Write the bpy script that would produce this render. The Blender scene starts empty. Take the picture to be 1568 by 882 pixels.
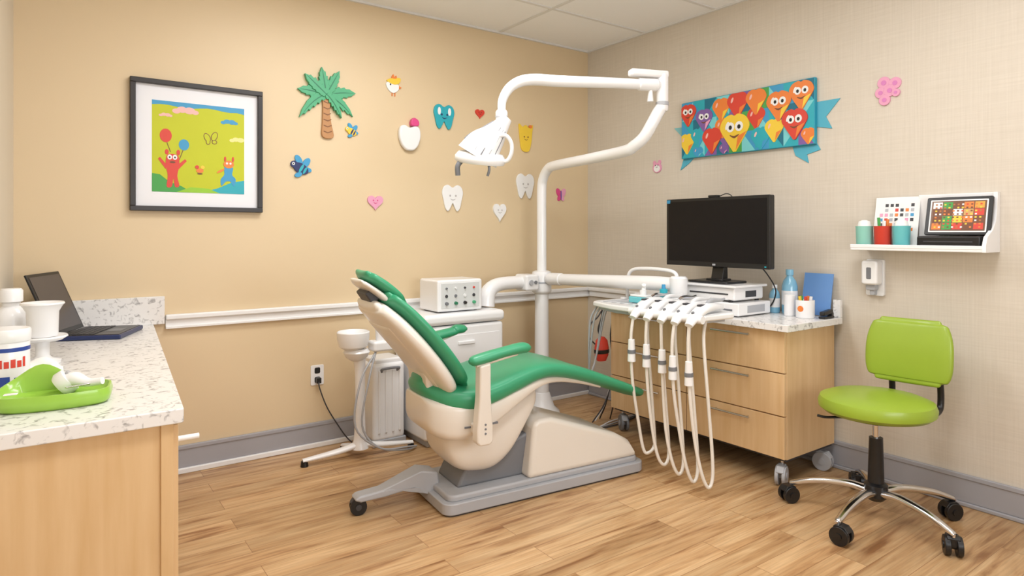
import bpy, bmesh, math, random
from mathutils import Vector, Matrix
random.seed(4)
sc = bpy.context.scene
sc.view_settings.view_transform = 'Standard'
try: sc.view_settings.look = 'None'
except Exception: pass

# ---------------------------------------------------------------- materials
def lin(c):
    c = c/255.0
    return c/12.92 if c <= 0.04045 else ((c+0.055)/1.055)**2.4
def S(r, g, b): return (lin(r), lin(g), lin(b))
def mat(name, rgb, rough=0.5, metal=0.0, coat=0.0, var=0.04, scale=8.0, bump=0.0, bscale=60.0, emit=0.0, trans=0.0, spec=None):
    m = bpy.data.materials.new(name); m.use_nodes = True
    nt = m.node_tree; n = nt.nodes; l = nt.links
    p = n['Principled BSDF']
    p.inputs['Roughness'].default_value = rough
    p.inputs['Metallic'].default_value = metal
    p.inputs['Coat Weight'].default_value = coat
    p.inputs['Transmission Weight'].default_value = trans
    if spec is not None: p.inputs['Specular IOR Level'].default_value = spec
    tc = n.new('ShaderNodeTexCoord'); no = n.new('ShaderNodeTexNoise')
    no.inputs['Scale'].default_value = scale; no.inputs['Detail'].default_value = 3
    l.new(tc.outputs['Object'], no.inputs['Vector'])
    mx = n.new('ShaderNodeMix'); mx.data_type = 'RGBA'
    mx.inputs[6].default_value = tuple(max(0, c*(1-var)) for c in rgb)+(1,)
    mx.inputs[7].default_value = tuple(min(1, c*(1+var)) for c in rgb)+(1,)
    l.new(no.outputs['Fac'], mx.inputs[0]); l.new(mx.outputs[2], p.inputs['Base Color'])
    if emit:
        l.new(mx.outputs[2], p.inputs['Emission Color']); p.inputs['Emission Strength'].default_value = emit
    if bump:
        nb = n.new('ShaderNodeTexNoise'); nb.inputs['Scale'].default_value = bscale
        l.new(tc.outputs['Object'], nb.inputs['Vector'])
        b = n.new('ShaderNodeBump'); b.inputs['Strength'].default_value = bump; b.inputs['Distance'].default_value = 0.002
        l.new(nb.outputs['Fac'], b.inputs['Height']); l.new(b.outputs['Normal'], p.inputs['Normal'])
    return m

def m_floor():
    m = bpy.data.materials.new('oak_planks'); m.use_nodes = True
    nt = m.node_tree; n = nt.nodes; l = nt.links; p = n['Principled BSDF']
    tc = n.new('ShaderNodeTexCoord')
    br = n.new('ShaderNodeTexBrick')
    br.inputs['Scale'].default_value = 1; br.inputs['Brick Width'].default_value = 0.95
    br.inputs['Row Height'].default_value = 0.125; br.inputs['Mortar Size'].default_value = 0.0013
    br.inputs['Mortar Smooth'].default_value = 0.3
    br.offset = 0.37; br.offset_frequency = 2
    br.inputs['Color1'].default_value = (0, 0, 0, 1); br.inputs['Color2'].default_value = (1, 1, 1, 1)
    br.inputs['Mortar'].default_value = (0.5, 0.5, 0.5, 1)
    l.new(tc.outputs['Object'], br.inputs['Vector'])
    mm = n.new('ShaderNodeMath'); mm.operation = 'MULTIPLY'; mm.inputs[1].default_value = 9
    l.new(br.outputs['Color'], mm.inputs[0])
    def grain(sx, sy, s, det, dist):
        mp = n.new('ShaderNodeMapping'); mp.inputs['Scale'].default_value = (sx, sy, 1)
        l.new(tc.outputs['Object'], mp.inputs['Vector'])
        no = n.new('ShaderNodeTexNoise'); no.noise_dimensions = '4D'
        no.inputs['Scale'].default_value = s; no.inputs['Detail'].default_value = det; no.inputs['Distortion'].default_value = dist
        l.new(mp.outputs[0], no.inputs['Vector']); l.new(mm.outputs[0], no.inputs['W']); return no
    no = grain(1.6, 16, 1.5, 7, 0.9)
    cr = n.new('ShaderNodeValToRGB')
    e = cr.color_ramp.elements
    e[0].position = 0.30; e[0].color = S(146, 102, 64)+(1,)
    e[1].position = 0.70; e[1].color = S(216, 182, 138)+(1,)
    e2 = e.new(0.44); e2.color = S(190, 150, 106)+(1,)
    l.new(no.outputs['Fac'], cr.inputs[0])
    n2 = grain(3, 90, 1.5, 4, 0.2)
    mr = n.new('ShaderNodeMapRange'); mr.inputs[1].default_value = .35; mr.inputs[2].default_value = .6; mr.inputs[3].default_value = .84; mr.inputs[4].default_value = 1.02
    l.new(n2.outputs['Fac'], mr.inputs[0])
    tint = n.new('ShaderNodeMix'); tint.data_type = 'RGBA'
    tint.inputs[6].default_value = (0.84, 0.83, 0.81, 1); tint.inputs[7].default_value = (1.05, 1.05, 1.05, 1)
    l.new(br.outputs['Color'], tint.inputs[0])
    mu = n.new('ShaderNodeMix'); mu.data_type = 'RGBA'; mu.blend_type = 'MULTIPLY'; mu.inputs[0].default_value = 1
    l.new(cr.outputs[0], mu.inputs[6]); l.new(tint.outputs[2], mu.inputs[7])
    mu2 = n.new('ShaderNodeMix'); mu2.data_type = 'RGBA'; mu2.blend_type = 'MULTIPLY'; mu2.inputs[0].default_value = 1
    l.new(mu.outputs[2], mu2.inputs[6]); l.new(mr.outputs[0], mu2.inputs[7])
    mo = n.new('ShaderNodeMix'); mo.data_type = 'RGBA'
    l.new(br.outputs['Fac'], mo.inputs[0]); l.new(mu2.outputs[2], mo.inputs[6]); mo.inputs[7].default_value = S(138, 98, 62)+(1,)
    l.new(mo.outputs[2], p.inputs['Base Color'])
    p.inputs['Roughness'].default_value = 0.34
    b = n.new('ShaderNodeBump'); b.inputs['Strength'].default_value = 0.15; b.inputs['Distance'].default_value = 0.002
    l.new(no.outputs['Fac'], b.inputs['Height']); l.new(b.outputs['Normal'], p.inputs['Normal'])
    return m

def m_wood(name, c1, c2):
    m = bpy.data.materials.new(name); m.use_nodes = True
    nt = m.node_tree; n = nt.nodes; l = nt.links; p = n['Principled BSDF']
    tc = n.new('ShaderNodeTexCoord'); mp = n.new('ShaderNodeMapping')
    mp.inputs['Scale'].default_value = (14, 14, 1.2)
    l.new(tc.outputs['Object'], mp.inputs['Vector'])
    no = n.new('ShaderNodeTexNoise'); no.inputs['Scale'].default_value = 2; no.inputs['Detail'].default_value = 5
    l.new(mp.outputs[0], no.inputs['Vector'])
    cr = n.new('ShaderNodeValToRGB'); e = cr.color_ramp.elements
    e[0].position = 0.3; e[0].color = c1+(1,); e[1].position = 0.7; e[1].color = c2+(1,)
    l.new(no.outputs['Fac'], cr.inputs[0]); l.new(cr.outputs[0], p.inputs['Base Color'])
    p.inputs['Roughness'].default_value = 0.42
    return m

def m_marble():
    m = bpy.data.materials.new('speckled_marble'); m.use_nodes = True
    nt = m.node_tree; n = nt.nodes; l = nt.links; p = n['Principled BSDF']
    tc = n.new('ShaderNodeTexCoord')
    no = n.new('ShaderNodeTexNoise'); no.inputs['Scale'].default_value = 38; no.inputs['Detail'].default_value = 8; no.inputs['Distortion'].default_value = 1.0
    l.new(tc.outputs['Object'], no.inputs['Vector'])
    cr = n.new('ShaderNodeValToRGB'); e = cr.color_ramp.elements
    e[0].position = 0.32; e[0].color = S(168, 165, 164)+(1,)
    e[1].position = 0.46; e[1].color = S(232, 230, 228)+(1,)
    l.new(no.outputs['Fac'], cr.inputs[0])
    l.new(cr.outputs[0], p.inputs['Base Color']); p.inputs['Roughness'].default_value = 0.25
    return m

def m_linen():
    m = bpy.data.materials.new('linen_wallpaper'); m.use_nodes = True
    nt = m.node_tree; n = nt.nodes; l = nt.links; p = n['Principled BSDF']
    tc = n.new('ShaderNodeTexCoord')
    outs = []
    for sc_ in ((1, 2.5, 90), (1, 90, 2.5)):
        mp = n.new('ShaderNodeMapping'); mp.inputs['Scale'].default_value = sc_
        l.new(tc.outputs['Object'], mp.inputs['Vector'])
        no = n.new('ShaderNodeTexNoise'); no.inputs['Scale'].default_value = 1.5; no.inputs['Detail'].default_value = 4
        l.new(mp.outputs[0], no.inputs['Vector']); outs.append(no.outputs['Fac'])
    ad = n.new('ShaderNodeMath'); ad.operation = 'ADD'; l.new(outs[0], ad.inputs[0]); l.new(outs[1], ad.inputs[1])
    cr = n.new('ShaderNodeMapRange'); cr.inputs[1].default_value = 0.4; cr.inputs[2].default_value = 1.6
    l.new(ad.outputs[0], cr.inputs[0])
    mx = n.new('ShaderNodeMix'); mx.data_type = 'RGBA'
    mx.inputs[6].default_value = S(203, 193, 178)+(1,); mx.inputs[7].default_value = S(221, 212, 198)+(1,)
    l.new(cr.outputs[0], mx.inputs[0]); l.new(mx.outputs[2], p.inputs['Base Color'])
    p.inputs['Roughness'].default_value = 0.7
    b = n.new('ShaderNodeBump'); b.inputs['Strength'].default_value = 0.15; b.inputs['Distance'].default_value = 0.002
    l.new(ad.outputs[0], b.inputs['Height']); l.new(b.outputs['Normal'], p.inputs['Normal'])
    return m

FLOOR = m_floor(); MARB = m_marble(); LINEN = m_linen()
MAPLE = m_wood('maple', S(212, 176, 128), S(224, 192, 148))
TAN = mat('tan_paint', S(220, 198, 162), 0.46, var=0.02, scale=2, bump=0.08, bscale=120)
CREAM = mat('cream_paint', S(220, 208, 188), 0.6, var=0.02)
CEIL = mat('ceiling_tile', S(246, 246, 246), 0.9, var=0.02, scale=150)
GRIDM = mat('ceiling_grid_metal', S(224, 223, 221), 0.5)
WHITE = mat('white_plastic', S(240, 240, 241), 0.3, coat=0.3, var=0.01)
WHITEM = mat('white_matte', S(238, 238, 238), 0.6, var=0.015)
OFFW = mat('ivory_plastic', S(229, 223, 214), 0.32, coat=0.3, var=0.015)
LGREY = mat('light_grey_plastic', S(174, 176, 181), 0.4, var=0.03)
MGREY = mat('mid_grey_plastic', S(118, 120, 125), 0.45, var=0.03)
DGREY = mat('dark_grey', S(62, 62, 66), 0.5)
BLACK = mat('black_plastic', S(24, 24, 26), 0.35)
SCREEN = mat('screen_glass', S(18, 16, 19), 0.35, spec=0.25)
CHROME = mat('chrome', S(215, 215, 218), 0.15, metal=1.0, var=0.02)
GREEN = mat('green_vinyl', S(54, 152, 110), 0.38, coat=0.12, var=0.05, bump=0.06, bscale=200)
LIME = mat('lime_vinyl', S(146, 172, 50), 0.38, coat=0.15, var=0.05, bump=0.06, bscale=200)
LIMEP = mat('lime_plastic', S(150, 196, 70), 0.3, coat=0.3)
BASEG = mat('grey_baseboard', S(164, 164, 170), 0.45)
RED = mat('red', S(212, 66, 50), 0.45); ORNG = mat('orange', S(230, 128, 55), 0.45)
YEL = mat('yellow', S(238, 202, 62), 0.45); TEAL = mat('teal', S(40, 168, 184), 0.45)
SKYB = mat('sky_blue', S(60, 152, 200), 0.45); NAVY = mat('navy', S(32, 44, 96), 0.45)
PINK = mat('pink', S(226, 158, 188), 0.45); HOTP = mat('hot_pink', S(216, 72, 134), 0.45)
PALMG = mat('palm_green', S(76, 168, 122), 0.45); PALMD = mat('palm_dark', S(40, 120, 86), 0.45)
TRUNK = mat('trunk_brown', S(184, 134, 86), 0.5); TRUNKD = mat('trunk_dark', S(128, 84, 48), 0.5)
YGRN = mat('yellow_green', S(192, 198, 36), 0.6); GRN = mat('grass_green', S(74, 160, 80), 0.6)
PURP = mat('purple', S(126, 92, 160), 0.5); MINT = mat('mint', S(150, 214, 200), 0.4)
BLUEB = mat('book_blue', S(104, 148, 206), 0.4); PETB = mat('bottle_blue', S(130, 188, 218), 0.15, coat=0.5)
BROWN = mat('brown', S(118, 72, 46), 0.5); PEACH = mat('peach_cloud', S(236, 186, 180), 0.6)
MATB = mat('mat_board', S(236, 237, 242), 0.7, var=0.01)
LEDG = mat('lens_glass', S(140, 170, 178), 0.15, coat=0.5)
EMIT = mat('light_diffuser', S(252, 252, 250), 0.5, emit=2.5)
PAPER = mat('paper', S(243, 243, 241), 0.7)

# ---------------------------------------------------------------- helpers
def root(name, loc=(0, 0, 0), rz=0.0, M=None):
    o = bpy.data.objects.new(name, None); o.empty_display_size = 0.05
    sc.collection.objects.link(o)
    o.matrix_world = M if M is not None else Matrix.Translation(loc) @ Matrix.Rotation(rz, 4, 'Z')
    return o
def finish(rt, name, bm, m, smooth=False, bevel=0.0, M=None, seg=3, ang=None):
    me = bpy.data.meshes.new(name)
    bmesh.ops.recalc_face_normals(bm, faces=bm.faces)
    bm.to_mesh(me); bm.free()
    for mm in (m if isinstance(m, (list, tuple)) else [m]): me.materials.append(mm)
    o = bpy.data.objects.new(name, me); sc.collection.objects.link(o)
    if rt is not None: o.parent = rt
    if M is not None: o.matrix_local = M
    if smooth or bevel:
        for p in me.polygons: p.use_smooth = True
    if smooth:
        try: me.set_sharp_from_angle(angle=math.radians(ang or 50))
        except Exception: pass
    if bevel:
        b = o.modifiers.new('bevel', 'BEVEL'); b.width = bevel; b.segments = seg
        b.limit_method = 'ANGLE'; b.angle_limit = math.radians(35); b.harden_normals = True
    return o
def box(rt, name, lo, hi, m, bevel=0.0, M=None, seg=3):
    bm = bmesh.new()
    vs = [bm.verts.new((x, y, z)) for x in (lo[0], hi[0]) for y in (lo[1], hi[1]) for z in (lo[2], hi[2])]
    for f in ((0,1,3,2),(4,6,7,5),(0,4,5,1),(2,3,7,6),(0,2,6,4),(1,5,7,3)):
        bm.faces.new([vs[i] for i in f])
    return finish(rt, name, bm, m, bevel=bevel, M=M, seg=seg)
def cr(pts, res=6, closed=False):
    pts = [Vector(p) for p in pts]; n = len(pts); out = []
    rng = range(n if closed else n-1)
    for i in rng:
        if closed: p0, p1, p2, p3 = pts[(i-1) % n], pts[i], pts[(i+1) % n], pts[(i+2) % n]
        else:
            p1, p2 = pts[i], pts[i+1]
            p0 = pts[i-1] if i > 0 else p1*2-p2
            p3 = pts[i+2] if i+2 < n else p2*2-p1
        for k in range(res):
            t = k/res
            out.append(0.5*((2*p1)+(p2-p0)*t+(2*p0-5*p1+4*p2-p3)*t*t+(3*p1-p0-3*p2+p3)*t**3))
    if not closed: out.append(pts[-1])
    return out
cr4 = cr
def sweep(rt, name, pts, r, m, n=12, res=6, closed=False, asp=1.0, smoothpath=True, M=None):
    P = [tuple(p)+((r,) if len(p) == 3 else ()) for p in pts]
    P = [Vector(p) for p in P]
    if smoothpath: P = cr4(P, res, closed)
    C = [Vector(p[:3]) for p in P]; R = [p[3] for p in P]
    N = len(C); bm = bmesh.new(); rings = []
    up = None
    for i in range(N):
        if closed: T = (C[(i+1) % N]-C[i-1]).normalized()
        else: T = (C[min(i+1, N-1)]-C[max(i-1, 0)]).normalized()
        if up is None:
            a = Vector((0, 0, 1)) if abs(T.z) < 0.9 else Vector((1, 0, 0))
            up = (a-T*a.dot(T)).normalized()
        else: up = (up-T*up.dot(T)).normalized()
        s = T.cross(up)
        rings.append([bm.verts.new(C[i]+s*math.cos(2*math.pi*k/n)*R[i]+up*math.sin(2*math.pi*k/n)*R[i]*asp) for k in range(n)])
    for i in range(N if closed else N-1):
        a, b = rings[i], rings[(i+1) % N]
        for k in range(n): bm.faces.new((a[k], a[(k+1) % n], b[(k+1) % n], b[k]))
    if not closed: bm.faces.new(rings[0]); bm.faces.new(rings[-1])
    return finish(rt, name, bm, m, smooth=True, M=M)
def cyl(rt, name, p0, p1, r0, r1, m, n=28, bevel=0.0, M=None):
    p0, p1 = Vector(p0), Vector(p1); T = (p1-p0).normalized()
    a = Vector((0, 0, 1)) if abs(T.z) < 0.9 else Vector((1, 0, 0))
    u = (a-T*a.dot(T)).normalized(); s = T.cross(u); bm = bmesh.new()
    A = [bm.verts.new(p0+(s*math.cos(2*math.pi*k/n)+u*math.sin(2*math.pi*k/n))*r0) for k in range(n)]
    B = [bm.verts.new(p1+(s*math.cos(2*math.pi*k/n)+u*math.sin(2*math.pi*k/n))*r1) for k in range(n)]
    for k in range(n): bm.faces.new((A[k], A[(k+1) % n], B[(k+1) % n], B[k]))
    bm.faces.new(A); bm.faces.new(B)
    return finish(rt, name, bm, m, smooth=not bevel, bevel=bevel, M=M)
def lathe(rt, name, prof, m, c=(0, 0, 0), n=40, M=None, sx=1.0, sy=1.0):
    bm = bmesh.new(); rings = []
    for r, z in prof:
        if r < 1e-5: rings.append([bm.verts.new((c[0], c[1], c[2]+z))])
        else: rings.append([bm.verts.new((c[0]+r*sx*math.cos(2*math.pi*k/n), c[1]+r*sy*math.sin(2*math.pi*k/n), c[2]+z)) for k in range(n)])
    for a, b in zip(rings, rings[1:]):
        for k in range(n):
            q = [a[k % len(a)], a[(k+1) % len(a)], b[(k+1) % len(b)], b[k % len(b)]]
            q2 = []
            for v in q:
                if v not in q2: q2.append(v)
            if len(q2) > 2: bm.faces.new(q2)
    return finish(rt, name, bm, m, smooth=True, M=M, ang=40)
def ext(rt, name, pts, z0, z1, m, bevel=0.0, M=None, seg=2):
    bm = bmesh.new()
    A = [bm.verts.new((p[0], p[1], z0)) for p in pts]; B = [bm.verts.new((p[0], p[1], z1)) for p in pts]
    n = len(pts)
    for k in range(n): bm.faces.new((A[k], A[(k+1) % n], B[(k+1) % n], B[k]))
    bm.faces.new(A); bm.faces.new(B)
    return finish(rt, name, bm, m, bevel=bevel, M=M, seg=seg)
def prof(rt, name, pts, yf, m, bevel=0.0, M=None, seg=4):
    bm = bmesh.new(); f = yf if callable(yf) else (lambda x, z: yf)
    A = [bm.verts.new((x, -f(x, z), z)) for x, z in pts]; B = [bm.verts.new((x, f(x, z), z)) for x, z in pts]
    n = len(pts)
    for k in range(n): bm.faces.new((A[k], A[(k+1) % n], B[(k+1) % n], B[k]))
    bm.faces.new(A); bm.faces.new(B)
    bmesh.ops.triangulate(bm, faces=[f_ for f_ in bm.faces if len(f_.verts) > 4]) if callable(yf) else None
    return finish(rt, name, bm, m, bevel=bevel, M=M, seg=seg)
def loftx(rt, name, secs, m, e=4.0, n=36, M=None, res=5):
    P = cr4([Vector(s) for s in secs], res, False); bm = bmesh.new(); rings = []
    def ring(x, zl, zh, hw):
        zc, hh = (zl+zh)/2, (zh-zl)/2; r = []
        for k in range(n):
            a = 2*math.pi*k/n; ca, sa = math.cos(a), math.sin(a)
            r.append(bm.verts.new((x, hw*math.copysign(abs(ca)**(2/e), ca), zc+hh*math.copysign(abs(sa)**(2/e), sa))))
        return r
    for p in P: rings.append(ring(*p))
    for a, b in zip(rings, rings[1:]):
        for k in range(n): bm.faces.new((a[k], a[(k+1) % n], b[(k+1) % n], b[k]))
    bm.faces.new(rings[0]); bm.faces.new(rings[-1])
    return finish(rt, name, bm, m, smooth=True, M=M, ang=60)
def cushion(rt, name, st, m, yc=0.0, e=3.2, n=32, res=6, M=None, crown=0.0):
    P = cr4([Vector(s) for s in st], res, False); N = len(P); secs = []
    tan = []
    for i in range(N):
        a, b = P[max(i-1, 0)], P[min(i+1, N-1)]
        v = Vector((b[0]-a[0], 0, b[1]-a[1])).normalized(); tan.append(v)
    def cap(p, T, sgn):
        o = []
        for k in range(1, 6):
            ph = k/5*math.pi/2*0.97
            o.append((Vector((p[0], 0, p[1]))+T*sgn*p[3]*0.5*math.sin(ph), T, p[2]-p[3]*(1-math.cos(ph))*1.0, p[3]*math.cos(ph)))
        return o
    secs = list(reversed(cap(P[0], tan[0], -1)))
    secs += [(Vector((P[i][0], 0, P[i][1])), tan[i], P[i][2], P[i][3]) for i in range(N)]
    secs += cap(P[-1], tan[-1], 1)
    bm = bmesh.new(); rings = []
    for c, T, w, t in secs:
        Nn = Vector((-T.z, 0, T.x)); ring = []
        for k in range(n):
            a = 2*math.pi*k/n; ca, sa = math.cos(a), math.sin(a)
            y = w/2*math.copysign(abs(ca)**(2/e), ca); q = t/2*math.copysign(abs(sa)**(2/e), sa)
            if crown: q += crown*(abs(y)/(w/2))**2
            ring.append(bm.verts.new(c+Nn*q+Vector((0, y+yc, 0))))
        rings.append(ring)
    for a, b in zip(rings, rings[1:]):
        for k in range(n): bm.faces.new((a[k], a[(k+1) % n], b[(k+1) % n], b[k]))
    bm.faces.new(rings[0]); bm.faces.new(rings[-1])
    o = finish(rt, name, bm, m, smooth=True, M=M, ang=80)
    return o
def ell(cx, cy, rx, ry, n=24, rot=0.0):
    c, s = math.cos(rot), math.sin(rot)
    return [(cx+rx*math.cos(2*math.pi*k/n)*c-ry*math.sin(2*math.pi*k/n)*s,
             cy+rx*math.cos(2*math.pi*k/n)*s+ry*math.sin(2*math.pi*k/n)*c) for k in range(n)]
def rrect(x0, y0, x1, y1, r, n=5):
    o = []
    for cx, cy, a in ((x1-r, y1-r, 0), (x0+r, y1-r, 90), (x0+r, y0+r, 180), (x1-r, y0+r, 270)):
        for k in range(n+1):
            t = math.radians(a+90*k/n); o.append((cx+r*math.cos(t), cy+r*math.sin(t)))
    return o
def blob(pts, res=5): return [(p[0], p[1]) for p in cr([(x, y, 0) for x, y in pts], res, True)]
def sc2(pts, w, h, cx=0, cy=0): return [(cx+x*w, cy+y*h) for x, y in pts]
TOOTH = blob([(0,.38),(.22,.48),(.42,.40),(.5,.18),(.43,-.1),(.35,-.38),(.22,-.5),(.1,-.36),(0,-.2),(-.1,-.36),(-.22,-.5),(-.35,-.38),(-.43,-.1),(-.5,.18),(-.42,.40),(-.22,.48)], 4)
HEART = []
for k in range(40):
    t = 2*math.pi*k/40
    HEART.append((16*math.sin(t)**3/33, (13*math.cos(t)-5*math.cos(2*t)-2*math.cos(3*t)-math.cos(4*t)+2.5)/31))
RX = Matrix.Rotation(math.radians(90), 4, 'X')
def on_back(name, x, z, out=0.0): return root(name, M=Matrix.Translation((x, -out, z)) @ RX)
def on_right(name, y, z, out=0.0): return root(name, M=Matrix.Translation((-out, y, z)) @ Matrix.Rotation(math.radians(-90), 4, 'Z') @ RX)

# ---------------------------------------------------------------- room shell
LW = 0.0787
YF = -4.75; H = 2.74
def lwx(y): return -3.65+LW*y
ext(None, 'floor', [(lwx(YF)-.1, YF-.1), (.1, YF-.1), (.1, .1), (-3.75, .1)], -.08, 0, FLOOR)
ext(None, 'ceiling', [(lwx(YF)-.1, YF-.1), (.1, YF-.1), (.1, .1), (-3.75, .1)], H, H+.08, CEIL)
box(None, 'wall_back', (-3.75, 0, 0), (.1, .1, H), TAN)
box(None, 'wall_right', (0, YF-.1, 0), (.1, 0, H), LINEN)
ext(None, 'wall_left', [(lwx(0), 0), (lwx(YF), YF), (lwx(YF)-.1, YF), (-3.75, 0)], 0, H, CREAM)
box(None, 'wall_front', (lwx(YF), YF-.1, 0), (0, YF, H), CREAM)
g = root('ceiling_grid_trim')
for i in range(1, 8):
    y = -.61*i; box(g, 'cross_tee_%d' % i, (lwx(y), y-.012, H-.005), (0, y+.012, H), GRIDM)
for i in range(1, 4):
    x = -1.22*i+.35; box(g, 'main_tee_%d' % i, (x-.012, YF, H-.006), (x+.012, 0, H), GRIDM)
g2 = root('ceiling_edge_trim')
box(g2, 'angle_back', (-3.65, -.018, H-.012), (0, 0, H), GRIDM); box(g2, 'angle_right', (-.018, YF, H-.012), (0, -.018, H), GRIDM)
b = root('baseboard_back')
box(b, 'board', (-3.0, -.014, .03), (0, 0, .145), BASEG, .003); box(b, 'cap', (-3.0, -.02, .128), (0, 0, .15), BASEG, .004)
box(b, 'shoe', (-3.0, -.026, 0), (0, 0, .03), WHITEM, .006)
b = root('baseboard_right')
box(b, 'board', (-.014, YF, .02), (0, -.026, .145), BASEG, .003); box(b, 'cap', (-.02, YF, .128), (0, -.026, .15), BASEG, .004)
box(b, 'shoe', (-.024, YF, 0), (0, -.026, .02), BASEG, .006)
b = root('trim_chair_rail')
box(b, 'rail_back', (-3.015, -.018, .785), (0, 0, .85), WHITEM, .004); box(b, 'rail_back_lip', (-3.015, -.034, .828), (0, 0, .856), WHITEM, .008)
box(b, 'rail_back_foot', (-3.015, -.026, .78), (0, 0, .795), WHITEM, .004)
box(b, 'rail_right', (-.018, -.74, .785), (0, -.036, .85), WHITEM, .004); box(b, 'rail_right_lip', (-.034, -.74, .828), (0, -.036, .856), WHITEM, .008)

def troffer(cx, cy, w=1.2, h=.6, e=40):
    r = root('ceiling_light_panel', (cx, cy, H))
    box(r, 'frame', (-w/2-.02, -h/2-.02, -.012), (w/2+.02, h/2+.02, -.008), WHITEM)
    box(r, 'diffuser', (-w/2, -h/2, -.018), (w/2, h/2, -.012), EMIT, .002)
    L = bpy.data.lights.new('ceiling_light', 'AREA'); L.shape = 'RECTANGLE'; L.size = w; L.size_y = h; L.energy = e
    L.color = (.985, .985, 1.0)
    o = bpy.data.objects.new('lamp', L); sc.collection.objects.link(o); o.parent = r; o.location = (0, 0, -.03)
troffer(-2.1, -1.3, e=27); troffer(-1.35, -2.9, e=13); troffer(-2.9, -3.1, e=15)
wn = root('added_fill_window', (-2.0, YF, 1.5))  # window-shaped fill source, added behind the camera to brighten ceiling and back wall
box(wn, 'glow_pane', (-1.0, .004, -.6), (1.0, .01, .6), mat('fill_glow_pane', S(235, 242, 255), .3, emit=1.0))  # glowing pane belongs to the added fill, no daylight behind it
for nm, lo, hi_ in (('frame_top', (-1.06, 0, .6), (1.06, .04, .67)), ('frame_bottom', (-1.06, 0, -.67), (1.06, .06, -.6)), ('frame_left', (-1.06, 0, -.6), (-1.0, .04, .6)), ('frame_right', (1.0, 0, -.6), (1.06, .04, .6)), ('frame_bar', (-.02, 0, -.6), (.02, .03, .6))):
    box(wn, nm, lo, hi_, WHITEM, .004)
L_ = bpy.data.lights.new('added_fill_light', 'AREA'); L_.shape = 'RECTANGLE'; L_.size = 1.9; L_.size_y = 1.1; L_.energy = 42; L_.color = (.94, .97, 1.0)  # added fill lamp, aimed upward to lift the ceiling
o_ = bpy.data.objects.new('fill_lamp', L_); sc.collection.objects.link(o_); o_.parent = wn; o_.location = (0, .06, 0); o_.rotation_euler = (math.radians(115), 0, 0)

# ---------------------------------------------------------------- left counter
c = root('side_counter')
fx = lambda y: -3.068+LW*y
YN = -1.892
wl = lambda y: lwx(y)+.002
ext(c, 'worktop', [(wl(YN), YN), (fx(YN)-.012, YN), (fx(YN)-.003, YN+.004), (fx(YN), YN+.014), (fx(-.001), -.001), (wl(-.001), -.001)], .77, .81, MARB, .004)
ext(c, 'carcass', [(wl(YN+.03), YN+.03), (fx(YN)-.03, YN+.03), (fx(0)-.03, -.03), (wl(-.03), -.03)], .08, .77, MAPLE, .002)
ext(c, 'toe_kick', [(wl(YN+.08), YN+.08), (fx(YN)-.08, YN+.08), (fx(0)-.08, -.05), (wl(-.05), -.05)], 0, .08, DGREY)
ext(c, 'end_stile', [(fx(YN)-.055, YN+.022), (fx(YN)-.024, YN+.022), (fx(YN)-.024, YN+.05), (fx(YN)-.055, YN+.05)], .08, .768, MAPLE, .002)
box(c, 'backsplash', (-3.645, -.03, .81), (-3.02, -.001, .955), MARB, .002)
for i in range(3):
    y0 = -1.84+.6*i; y1 = y0+.58
    q = [(fx(y0)-.032, y0), (fx(y0)-.012, y0), (fx(y1)-.012, y1), (fx(y1)-.032, y1)]
    ext(c, 'door_front_%d' % i, q, .1, .755, MAPLE, .002)
    yh = y0+.05
    cyl(c, 'pull_%d' % i, (fx(yh)-.014, yh, .70), (fx(yh)+(.045 if i == 0 else .01), yh, .70), .008, .008, WHITE, 12)

# laptop on counter
hp = Vector((-3.495, -.37, .811)); ydir = Vector((.114, .28, 0)).normalized(); ang = math.atan2(ydir.y, ydir.x)-math.pi/2
lp = root('laptop', hp, ang)
box(lp, 'base', (0, 0, 0), (.26, .32, .02), mat('laptop_blue_black', S(34, 48, 92), .35), .005)
box(lp, 'deck', (.01, .01, .018), (.25, .31, .022), BLACK, .001)
for r_ in range(5):
    for k in range(13):
        box(lp, 'key_%d_%d' % (r_, k), (.03+r_*.024, .025+k*.021, .022), (.05+r_*.024, .042+k*.021, .025), DGREY)
box(lp, 'touchpad', (.165, .11, .0215), (.225, .2, .023), MGREY)
TM = Matrix.Translation((0, 0, .02)) @ Matrix.Rotation(math.radians(-22), 4, 'Y')
box(lp, 'lid', (-.010, 0, 0), (0, .32, .295), BLACK, .003, M=TM)
box(lp, 'display', (0, .015, .02), (.0015, .305, .28), mat('laptop_screen', S(78, 72, 72), .3), M=TM)

# lime kidney dish
d = root('lime_instrument_dish', M=Matrix.Translation((-3.502, -1.63, .811)) @ Matrix.Rotation(math.radians(-8), 4, 'Z') @ Matrix.Scale(.87, 4))
OUT = blob([(.15,.0),(.14,.07),(.07,.10),(-.03,.105),(-.12,.10),(-.155,.04),(-.155,-.04),(-.12,-.09),(-.03,-.105),(.07,-.095),(.14,-.065)], 5)
def loft2(rt, name, levels, m, cap0=True, cap1=True):
    bm = bmesh.new(); R = []
    for sx, zf in levels:
        R.append([bm.verts.new((x*sx, y*sx, zf(x, y))) for x, y in OUT])
    n = len(OUT)
    for a, b_ in zip(R, R[1:]):
        for k in range(n): bm.faces.new((a[k], a[(k+1) % n], b_[(k+1) % n], b_[k]))
    if cap0: bm.faces.new(R[0])
    if cap1: bm.faces.new(R[-1])
    return finish(rt, name, bm, m, smooth=True, ang=60)
def hi(x, y):
    yy = max(0, min(1, (y+.05)/.14))
    return .048+.065*math.exp(-((x+.05)/.075)**2)*yy*yy*(3-2*yy)
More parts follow.
